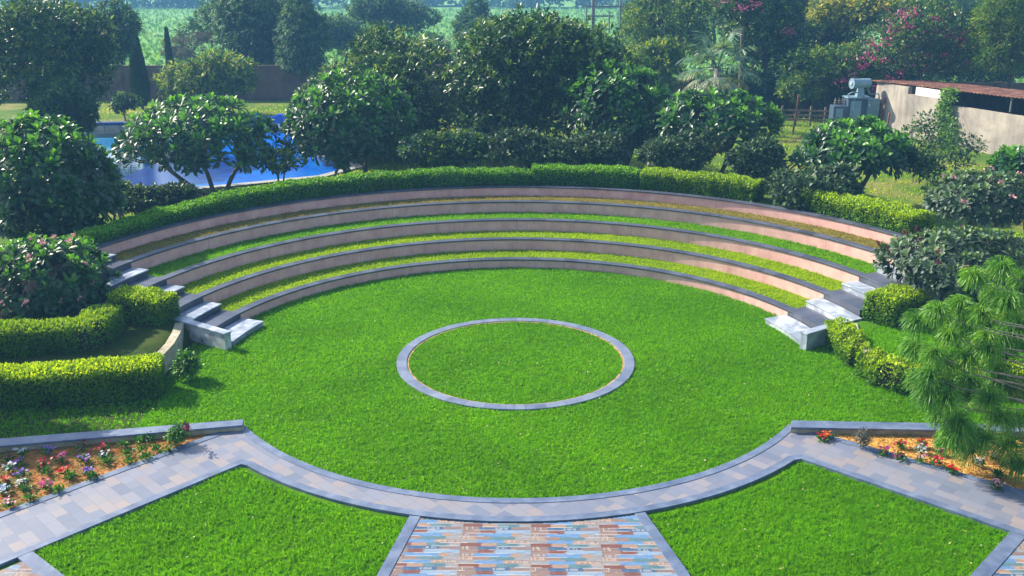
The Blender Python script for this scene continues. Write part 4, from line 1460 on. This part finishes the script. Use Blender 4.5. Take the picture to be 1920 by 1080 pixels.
# ------------------------------------------------------------------ flowers
def flower(label, u, v, col, size=.105, n=18, green=60, group=None, hz=.20):
    p = at(u, v, hz)
    root = thing('flower_plant', label, 'flower plant', (p[0], p[1], .03), group)
    m = green
    P = np.array([p[0], p[1], .03])+rng.normal(0, 1, (m, 3))*np.array([size*.45, size*.45, .03])+np.array([0, 0, .08])
    P[:, 2] = np.clip(P[:, 2], .03, .16)
    me = template_mesh('leaves', P, rand_dirs(m)+np.array([0, 0, .5]), rand_dirs(m)+np.array([0, 0, .8]), .085, .04, *RHOMB)
    link('leaves', me, M_HEDGE, root)
    if col:
        P = np.array([p[0], p[1], hz-.03])+rng.normal(0, 1, (n, 3))*np.array([size*.5, size*.5, .02])
        me = template_mesh('blossoms', P, rand_dirs(n)*np.array([1, 1, .4])+np.array([0, 0, .2]), np.tile([0, -.3, 1.], (n, 1))+rand_dirs(n)*.3, .075, .065, *RHOMB)
        link('blossoms', me, F_COL[col], root)
    return root


GLf, GRf = 'flower plants in the left bed', 'flower plants in the right bed'
for lab, u, v, c in (
        ('white and violet flowers nearest the left bed wall, left of the purple clump', 39, 841, 'white'),
        ('violet flowers against the left bed wall, second clump from the left edge', 87, 839, 'violet'),
        ('large white flower clump at the left edge of the left bed', 14, 872, 'white'),
        ('dark red bloom just above the large white clump at the left edge', 13, 853, 'maroon'),
        ('purple flower spike in the second row from the left edge', 34, 860, 'purple'),
        ('lilac flowers below the purple spike in the second row', 38, 883, 'violet'),
        ('small white flowers at the lower end of the second row', 43, 899, 'white'),
        ('large crimson clump in the third row of the left bed', 79, 865, 'crimson'),
        ('magenta clump right of the large crimson one', 114, 853, 'magenta'),
        ('flat red clump below the upper magenta clump', 120, 878, 'red'),
        ('magenta flowers near the path in the third row', 85, 905, 'magenta'),
        ('tiny red bloom at the left edge above the pale blue flowers', 8, 897, 'red'),
        ('pale blue flowers at the left edge of the left bed', 7, 913, 'blue'),
        ('pinkish white flowers at the lower left corner of the left bed', 16, 938, 'pink'),
        ('purple and magenta clump in the middle of the left bed', 156, 854, 'purple'),
        ('maroon flowers against the left bed wall above the purple clump', 153, 832, 'maroon'),
        ('crimson bloom at the top of the fifth row', 192, 834, 'crimson'),
        ('white and violet bloom under the crimson one in the fifth row', 193, 849, 'white'),
        ('violet flowers beside the orange mulch near the path', 164, 878, 'violet')):
    flower(lab, u, v, c, group=GLf)
for lab, u, v in (('green seedling below the small white flowers of the second row', 47, 919), ('green seedling nearest the path at the left corner', 58, 934), ('green seedling touching the path border under the magenta flowers', 107, 919),
                  ('bright green seedling below the flat red clump', 133, 893), ('green seedling at the path border below the violet flowers', 174, 894), ('green seedling right of the fifth row bloom, close to the bed wall', 233, 835),
                  ('dark green seedling on the orange soil by the bed wall', 262, 827), ('bright green seedling against the bed wall left of the rose bush', 282, 822), ('upper of two stacked green plants left of the orange patch', 239, 850),
                  ('lower of two stacked green plants left of the orange patch', 243, 864), ('dark seedling alone in the middle of the orange patch', 267, 842), ('dark seedling on the right of the orange patch', 294, 841),
                  ('seedling touching the path border below the orange patch', 275, 857), ('green plant at the foot of the rose bush', 313, 842), ('leafy plant under the crimson and white blooms', 200, 866),
                  ('leafy plant under the large crimson clump', 86, 884)):
    flower(lab, u, v, None, size=.12, green=55, group='green seedlings in the left bed', hz=.1)
for lab, u, v, c in (
        ('red bloom in the narrow tip of the right bed', 1541, 814, 'red'), ('orange red bloom in the narrow tip of the right bed', 1553, 811, 'orange'),
        ('magenta clump by the path, nearest the twiggy bush', 1658, 841, 'magenta'), ('crimson clump in the back row of the right bed', 1690, 827, 'crimson'),
        ('maroon clump by the path under the crimson one', 1689, 850, 'maroon'), ('red bloom directly above a white bloom', 1728, 826, 'red'),
        ('white bloom directly under a red bloom', 1729, 837, 'white'), ('pale pink clump by the path under the white bloom', 1727, 854, 'pink'),
        ('red bloom in the back row nearest the pine', 1761, 823, 'crimson'), ('small magenta bloom between two red ones', 1765, 841, 'magenta'),
        ('crimson clump in the front row left of the lone red bloom', 1757, 860, 'crimson'), ('red bloom at the path border, lowest on the left of the pine', 1787, 875, 'red'),
        ('white flowers under the drooping pine branches', 1837, 860, 'white'), ('pink bloom with white below it at the right of the bed', 1867, 850, 'pink'),
        ('pale pink flowers at the path border far right', 1872, 904, 'pink')):
    flower(lab, u, v, c, group=GRf)
flower('bright green rounded plant at the far right of the right bed', 1872, 886, None, size=.12, green=90, group=GRf, hz=.14)
r_ = tree('rose_bush', 'bushy rose with dark red blooms in the corner of the left bed', 330, 818, 18, 24, 18.1, M_HEDGE, 1500, .055, .035, cat='rose bush', tr=.012, stems=3, per=8, rc=.08, nl=5, zb=.02)
blossoms(r_, [(345, 801), (349, 807)], 17.95, F_COL['maroon'], 5, .03)
tree('twiggy_bush', 'thin twiggy bush with few leaves in the right bed', 1617, 824, 13, 20, 18.0, M_SCRUB, 500, .06, .03, cat='bush', tr=.012, stems=3, per=6, rc=.07, nl=5, zb=.02, bark=BARKPALE)

# fallen leaves
n = 520
xx = rng.uniform(-10, 10, n); yy = rng.uniform(13.7, 31, n)
k = lawn_mask(xx, yy) | front_mask(xx, yy)
xx, yy = xx[k], yy[k]; n = len(xx)
me = template_mesh('fallen_leaves', np.stack([xx, yy, np.full(n, .055)], -1), rand_dirs(n)*np.array([1, 1, .2]), rand_dirs(n)*.3+np.array([0, 0, 1.]), rng.uniform(.03, .07, n), .028, *RHOMB)
tag(link('fallen_leaves', me, leafmat('dry_leaf', [(.30, .22, .08), (.45, .38, .14), (.5, .5, .38)], trans=.1)), 'dry leaves scattered over the lawn', 'fallen leaves', kind='stuff')

# ------------------------------------------------------------------ pool
m, t, b_ = newmat('pool_water')
nf_ = noise(t, .55, 4, .6)
t.links.new(ramp(t, nf_, [(.3, (.0, .065, .42)), (.55, (.002, .12, .52)), (.8, (.02, .22, .58))]), b_.inputs['Base Color'])
b_.inputs['Roughness'].default_value = .2
b_.inputs['IOR'].default_value = 1.33
bump(t, b_, noise(t, 2.2, 4), .15, .03)
WATER = m
m, t, b_ = newmat('shallow_pool_water')
t.links.new(ramp(t, noise(t, .5, 4, .6), [(.3, (.012, .13, .34)), (.6, (.03, .19, .36)), (.8, (.08, .27, .32))]), b_.inputs['Base Color'])
b_.inputs['Roughness'].default_value = .1
bump(t, b_, noise(t, 2.2, 4), .15, .03)
WATERS = m
deep = [p for p in POOL if p[0] > -18.4]
tag(MB().add([(x, y, GB-.18) for x, y in [(-17.6, 56.2), (-14.0, 57.9), (-12.2, 57.6), (-10.4, 50.0), (-7.7, 45.6), (-9.0, 43.3), (-12.5, 41.4), (-16.0, 39.8), (-17.2, 40.0), (-18.3, 43.5)]], [tuple(range(10))]).build('water', WATER), kind='structure')
tag(MB().add([(x, y, GB-.182) for x, y in [(-25.5, 55.4), (-17.5, 56.2), (-18.25, 43.5), (-22, 46.5), (-27, 48)]], [tuple(range(5))]).build('water', WATERS), kind='structure')
mb = MB()
PC = np.array(POOL); cen_ = PC.mean(0)
ot = [tuple(p+unit(p-cen_)*.45) for p in PC]
for i in range(len(POOL)):
    j = (i+1) % len(POOL)
    mb.prism([POOL[i], POOL[j], ot[j], ot[i]], -.3, GB+.07)
tag(mb.build('pool_kerb', POOLKERB), 'pale kerb running round the blue swimming pool', 'pool edge')
# blue cascade wall at the far end, with small jets
root = thing('cascade_wall', 'blue cascade wall with small white jets at the far end of the pool', 'wall', (-14.5, 59, GB))
mb = MB()
pa = at(470, 243, .45)[:2]; pb = at(562, 247, .45)[:2]
nseg = 26
for i in range(nseg):
    a = pa+(pb-pa)*(i/nseg); c2_ = pa+(pb-pa)*((i+.86)/nseg)
    mb.prism([tuple(a), tuple(c2_), tuple(c2_+np.array([0, .5])), tuple(a+np.array([0, .5]))], .2, 1.30+.12*math.sin(i*.5))
mb.prism([tuple(pa+np.array([0, .12])), tuple(pb+np.array([0, .12])), tuple(pb+np.array([0, .6])), tuple(pa+np.array([0, .6]))], .2, 1.22)
mb.build('wall', POOLBLUE, root)
mb = MB()
mb.prism([tuple(pa-np.array([0, .25])), tuple(pb-np.array([0, .25])), tuple(pb-np.array([0, .02])), tuple(pa-np.array([0, .02]))], .3, .66)
mb.build('ledge', surf('wet_ledge', [(.3, (.10, .07, .16)), (.7, (.22, .16, .28))], 3, .4), root)
WHITEW = surf('white_spray', [(.3, (.6, .65, .7)), (.7, (.8, .82, .85))], 3, .6)
mb = MB()
for i in range(6):
    p = pa+(pb-pa)*(.25+.09*i)
    mb.tube([(p[0], p[1]-.14, .62), (p[0], p[1]-.17, .86), (p[0]+.02, p[1]-.28, .92), (p[0]+.03, p[1]-.36, .6)], [.02, .03, .03, .05], 5)
mb.build('jets', WHITEW, root)
# low wall on the left side of the pool with blue rail
root = thing('pool_side_wall', 'low beige wall with a dark blue rail at the left end of the pool', 'wall', (-23, 56.6, GB))
p0 = at(150, 250, GB)[:2]; p1 = at(405, 248, GB)[:2]
MB().prism([tuple(p0), tuple(p1), tuple(p1+np.array([0, .4])), tuple(p0+np.array([0, .4]))], .2, 1.05).build('wall', BEIGE, root)
MB().prism([tuple(p0-np.array([0, .05])), tuple(p1-np.array([0, .05])), tuple(p1+np.array([0, .45])), tuple(p0+np.array([0, .45]))], 1.06, 1.22).build('rail', surf('dark_blue_paint', [(.3, (.01, .03, .13)), (.7, (.02, .06, .22))], 2, .5), root)
mb = MB()
for k in range(9):
    q = p0+(p1-p0)*((k+.5)/9)
    mb.box((q[0], q[1]-.03, .62), (.25, .06, .85))
mb.build('pier', BEIGE, root)

# ------------------------------------------------------------------ far walls
def long_wall(label, p0, p1, z0, h_, mat, n=8, cap=True):
    root = thing('boundary_wall', label, 'wall', (p0[0], p0[1], z0), 'brick boundary walls')
    p0 = np.array(p0); p1 = np.array(p1)
    d = unit(p1-p0); nr = np.array([-d[1], d[0]])*.12
    MB().prism([tuple(p0-nr), tuple(p1-nr), tuple(p1+nr), tuple(p0+nr)], z0-.2, z0+h_).build('wall', mat, root)
    mb = MB()
    L_ = np.linalg.norm(p1-p0)
    for i in range(n+1):
        q = p0+d*L_*i/n
        mb.box((q[0], q[1], z0+h_/2), (.4, .4, h_+.12), math.atan2(d[1], d[0]))
    mb.build('piers', mat, root)
    return root


long_wall('dark brick boundary wall behind the cypress and the pool', (-46, 70.6), (6, 71.2), GB, 2.5, BRICK, 12)
long_wall('lower dark brick wall behind the transformer', (8, 67.0), (40, 64.0), GB, 1.9, BRICK, 8)
root = thing('wooden_fence', 'low weathered rail fence left of the transformer', 'fence', (12, 60.5, GB))
mb = MB()
f0 = at(1385, 232, GB)[:2]; f1 = at(1545, 236, GB)[:2]
for i in range(7):
    q = f0+(f1-f0)*i/6
    MB().box((q[0], q[1], GB+.55), (.1, .1, 1.2)).build('post', WOODF, root)
for j, zz in enumerate((.35, .62, .9)):
    q = (f0+f1)/2
    MB().box((q[0], q[1]-.08, GB+zz), (np.linalg.norm(f1-f0)+.3, .05, .1), math.atan2(f1[1]-f0[1], f1[0]-f0[0])).build('rail', WOODF, root)

# distant tree belt beyond the field
lobes = []
x = -190
while x < 190:
    rr = random.uniform(9, 16)
    lobes.append((np.array([x, 262+random.uniform(-4, 14), random.uniform(1, 5)]), np.array([rr, 6, random.uniform(6, 12)])))
    x += rr*.9
o = foliage('tree_belt', None, M_BLUE, lobes, 60000, 1.5, .8, per=20, rc=1.5, lowcut=-.2)
tag(o, 'far hazy belt of trees beyond the green field', 'woodland', kind='stuff')
# crop rows / tufts in the field
def fm(x, y):
    return (np.abs(x) < y*.6)
n = 26000
yy = rng.uniform(79, 250, n); xx = rng.uniform(-.6, .6, n)*yy
yy = np.round(yy/2.4)*2.4+rng.normal(0, .35, n)
P = np.stack([xx, yy, np.full(n, GB)], -1)
me = template_mesh('field_crop', P, rand_dirs(n)*.7+np.array([0, 0, 1.]), rand_dirs(n), rng.uniform(.3, .75, n), .5, *RHOMB)
M_CROP = leafmat('crop_leaves', [(.08, .22, .05), (.13, .30, .06), (.22, .40, .09)], trans=.3, rough=.6)
tag(link('field_crop', me, M_CROP), 'pale green crop rows in the field beyond the wall', 'crop', kind='stuff')
# rough grass behind
def bm_(x, y):
    r = np.hypot(x-TC[0], y-TC[1])
    return (r > 13.8) & ~inpoly(x, y, POOL) & (np.abs(x) < y*.56)
n = 60000
xx = rng.uniform(-30, 32, n); yy = rng.uniform(30, 70, n)
k = bm_(xx, yy) & (np.sin(xx*.8+2*np.sin(yy*.5))+np.sin(yy*.9) > -.9)
xx, yy = xx[k], yy[k]; n = len(xx)
me = template_mesh('rough_grass', np.stack([xx, yy, ground_z(xx, yy)-.01], -1), rand_dirs(n)*.8+np.array([0, 0, 1.]), rand_dirs(n), rng.uniform(.08, .18, n), .05, *RHOMB)
tag(link('rough_grass', me, GRASSY), 'rough yellowish grass on the ground behind the hedge', 'grass', kind='stuff')

# ------------------------------------------------------------------ shed
root = thing('shed', 'long plastered shed with a rusty corrugated roof and creeper on its wall', 'shed', (24, 50, GB))
B_ = np.array([21.95, 54.5]); A_ = np.array([28.2, 39.7]); C_ = np.array([21.2, 57.3])
d = unit(A_-B_); nb = np.array([-d[1], d[0]])
if nb[0] < 0: nb = -nb
D_ = C_+nb*4.6; E_ = A_+nb*5.0
zt = 2.98
zr = 4.05
def wall2(mb, a, b, th, z0, z1):
    a = np.array(a); b = np.array(b)
    dd = unit(b-a); nn = np.array([-dd[1], dd[0]])
    if nn.dot(np.array([26, 50])-(a+b)/2) < 0: nn = -nn
    mb.prism([tuple(a), tuple(b), tuple(b+nn*th), tuple(a+nn*th)], z0, z1)
pW = B_+d*2.9
mb = MB()
wall2(mb, B_+d*.0, pW, .25, GB-.2, zt)
wall2(mb, pW+d*.002, A_, .25, GB-.2, zt-.26)
mb.build('wall', SHEDWALL, root)
mb = MB(); wall2(mb, C_, B_-d*.003, .25, GB-.2, 3.36); mb.build('end_wall', SHEDWALL, root)
mb = MB(); wall2(mb, B_+d*.55, B_+d*2.9, .12, zt+.003, 3.42); mb.build('gable_panel', surf('pale_panel', [(.3, (.5, .5, .49)), (.7, (.62, .61, .6))], 2, .8), root)
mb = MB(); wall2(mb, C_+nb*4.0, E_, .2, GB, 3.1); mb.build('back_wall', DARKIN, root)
mb = MB()
for t_ in (.42, .74):
    q = B_+(A_-B_)*t_+nb*.1
    mb.tube([(q[0], q[1], zt-.15), (q[0], q[1], 3.5+.2*t_)], .05, 8)
mb.build('post', WIRE, root)
# corrugated roof with a ragged edge
ov = .22
a0_ = C_-nb*.3-d*.6; a1_ = B_-nb*ov-d*.1; a2_ = A_-nb*ov
nL_ = 150
top, bot = [], []
Lr = np.linalg.norm(A_-(C_-d*.8))
for i in range(nL_+1):
    s_ = i/nL_
    q = C_-d*.25+(A_-C_+d*.25)*s_
    fr_ = q-nb*(ov+.12*math.sin(s_*3.1)+random.uniform(-.015, .015))
    bk = q+nb*4.2
    wv = .028*math.sin(i*math.pi/1.0+.1) if False else (.03 if i % 2 else -.03)
    zf_ = 3.42+wv+.02*math.sin(s_*9)+.42*s_
    top.append((fr_[0], fr_[1], zf_)); top.append((bk[0], bk[1], zf_-.22))
    bot.append((fr_[0], fr_[1], zf_-.03)); bot.append((bk[0], bk[1], zf_-.25))
fs = [(2*i, 2*i+1, 2*i+3, 2*i+2) for i in range(nL_)]
mb = MB().add(top, fs)
mb.add(bot, fs)
mb.add([p for i in range(nL_+1) for p in (top[2*i], bot[2*i])], fs)
mb.build('roof', RUST, root)
# the creeper
pts_ = []
q0 = B_+d*3.05
n = 2600
t_ = rng.random(n)
hh_ = GB+t_*3.0
half = .22+.25*np.sin(t_*3.0+.4)**2+.12*(t_ > .8)
off = rng.normal(0, 1, n)*half*.62+.18*np.sin(t_*7)
P = np.stack([q0[0]+d[0]*off-nb[0]*rng.uniform(.02, .28, n), q0[1]+d[1]*off-nb[1]*rng.uniform(.02, .28, n), hh_], -1)
me = template_mesh('creeper', P, rand_dirs(n)+np.array([-.6, -.3, -.3]), rand_dirs(n)*.6+np.array([-.9, -.4, .6]), .15, .12, *RHOMB, tip=rng.random(n)*.5)
tag(link('creeper', me, M_VINE), 'bright green creeper climbing the shed wall', 'creeper')

# ------------------------------------------------------------------ transformer
T0 = at(1600, 243, GB)
tx, ty = T0[0], T0[1]
root = thing('transformer', 'grey blue oil transformer with drum on top beside the shed', 'transformer', (tx, ty, GB))
z = GB
MB().box((tx+.1, ty, z+.16), (3.0, 1.6, .34)).build('plinth', KERB, root, bevel=.02)
MB().box((tx, ty, z+1.12), (1.25, .95, 1.5)).build('tank', TRAFOD, root, bevel=.03)
MB().box((tx-.18, ty-.50, z+1.22), (.62, .05, 1.05)).build('front_plate', TRAFO, root, bevel=.01)
MB().box((tx, ty, z+1.91), (1.4, 1.08, .07)).build('tank_lid', TRAFO, root, bevel=.01)
rd = MB()
for i in range(9):
    rd.box((tx+.50+i*.068, ty-.62, z+1.18), (.046, .42, 1.25))
rd.box((tx+.77, ty-.60, z+1.86), (.68, .30, .06)); rd.box((tx+.77, ty-.60, z+.52), (.68, .30, .06))
rd.build('radiator', TRAFO, root)
rd = MB()
for i in range(7):
    rd.box((tx+.98+i*.085, ty+.12, z+1.2), (.022, .7, 1.2))
rd.box((tx+1.24, ty+.12, z+1.2), (.62, .62, .06))
rd.build('radiator', TRAFOD, root)
bx_ = MB().box((tx-1.05, ty-.15, z+1.02), (.82, .8, .85)).build('cable_box', TRAFOD, root, bevel=.02)
MB().box((tx-1.12, ty-.565, z+1.05), (.42, .03, .5)).build('cover_plate', TRAFO, bx_, bevel=.01)
MB().tube([(tx-.45, ty-.3, z+2.72), (tx+.62, ty-.05, z+2.72)], .27, 20).build('conservator', TRAFO, root, smooth=False)
MB().tube([(tx-.50, ty-.312, z+2.72), (tx-.44, ty-.298, z+2.72)], [.31, .31], 20).build('drum_end', TRAFO, root)
MB().tube([(tx-.55, ty-.322, z+2.72), (tx-.49, ty-.312, z+2.72)], [.10, .12], 14).build('drum_cap', MARBLE, root)
MB().add(*[[(tx-.12, ty-.35, z+1.95), (tx+.35, ty-.35, z+1.95), (tx+.35, ty+.1, z+1.95), (tx-.12, ty+.1, z+1.95), (tx-.02, ty-.25, z+2.47), (tx+.25, ty-.25, z+2.47), (tx+.25, ty, z+2.47), (tx-.02, ty, z+2.47)], [(0, 1, 5, 4), (1, 2, 6, 5), (2, 3, 7, 6), (3, 0, 4, 7), (4, 5, 6, 7)]]).build('drum_bracket', TRAFO, root)
mb = MB()
mb.tube([(tx-.55, ty-.3, z+1.9), (tx-.62, ty-.3, z+2.1), (tx-.4, ty-.3, z+2.22), (tx-.1, ty-.3, z+2.2)], .035, 6)
mb.tube([(tx+.45, ty-.2, z+2.5), (tx+.65, ty-.25, z+2.1), (tx+1.15, ty-.25, z+2.12), (tx+1.3, ty-.2, z+1.7), (tx+1.3, ty-.2, z+1.1)], .04, 6)
mb.tube([(tx-.3, ty-.5, z+1.95), (tx-.32, ty-.52, z+.5)], .03, 6)
mb.build('pipes', TRAFO, root, smooth=True)
mb = MB()
for i in range(3):
    mb.tube([(tx-1.2+i*.22, ty+.1, z+1.45), (tx-1.2+i*.22, ty+.1, z+1.85)], [.05, .03], 8)
    mb.tube([(tx-1.2+i*.22, ty+.1, z+1.55), (tx-1.2+i*.22, ty+.1, z+1.58)], [.09, .09], 8)
    mb.tube([(tx-1.2+i*.22, ty+.1, z+1.67), (tx-1.2+i*.22, ty+.1, z+1.70)], [.08, .08], 8)
mb.build('insulators', BARKPALE, root)
# rusty pipe elbow between transformer and shed
pe = at(1650, 246, GB)
mb = MB().tube([(pe[0]-.05, pe[1], GB-.1), (pe[0]-.05, pe[1], GB+1.6), (pe[0]+.05, pe[1], GB+1.9), (pe[0]+.35, pe[1]+.05, GB+2.02), (pe[0]+.8, pe[1]+.1, GB+2.02)], .09, 8)
tag(mb.build('cable_duct', RUSTPOLE, smooth=True), 'bent rusty pipe between the transformer and the shed', 'pipe')
pe = at(1486, 252, GB)
tag(MB().tube([(pe[0], pe[1], GB-.1), (pe[0]+.15, pe[1], GB+2.25)], .055, 6).build('steel_post', RUSTPOLE), 'rusty post standing alone left of the transformer', 'post', 'rusty posts')
pe = at(1660, 256, GB)
tag(MB().tube([(pe[0], pe[1], GB-.1), (pe[0]+.08, pe[1], GB+1.35)], .055, 6).build('steel_post', RUSTPOLE), 'short rusty post at the corner of the shed', 'post', 'rusty posts')

# pylon frame between the trees
def pylon():
    Y = 80
    c = atY(1137, 30, Y)
    root = thing('pole_structure', 'steel double pole frame rising behind the largest central tree', 'pylon', (c[0], Y, GB))
    s = Y/FPX
    def X(u): return atY(u, 30, Y)[0]
    for u, r in ((1112, .17), (1163, .10)):
        MB().tube([(X(u), Y, GB), (X(u), Y, 13.5)], [r, r*.8], 8).build('pole', WIRE, root)
    for u, v in ((1099, 12), (1142, 20)):
        MB().tube([(X(u), Y-.3, atY(u, 60, Y)[2]), (X(u), Y-.3, atY(u, v, Y)[2])], .06, 6).build('insulator', WIRE, root)
    for (ua, ub_, v) in ((1095, 1168, 12), (1098, 1150, 30)):
        z_ = atY(1112, v, Y)[2]
        MB().box(((X(ua)+X(ub_))/2, Y-.15, z_), (X(ub_)-X(ua), .12, .13)).build('crossbar', WIRE, root)
pylon()

# ------------------------------------------------------------------ air
hz_ = MB().box((0, 170, 7.4), (640, 560, 17.0)).mesh('haze')
m = bpy.data.materials.new('air')
m.use_nodes = True
t = m.node_tree
for nn in list(t.nodes):
    if nn.type != 'OUTPUT_MATERIAL': t.nodes.remove(nn)
pv = t.nodes.new('ShaderNodeVolumePrincipled')
pv.inputs['Color'].default_value = (.22, .52, 1.0, 1)
pv.inputs['Density'].default_value = .0010
pv.inputs['Anisotropy'].default_value = .1
t.links.new(pv.outputs[0], t.nodes['Material Output'].inputs['Volume'])
o = link('haze', hz_, m)
tag(o, 'thin blue morning haze over the garden', 'haze', kind='stuff')
sc.cycles.volume_bounces = 1
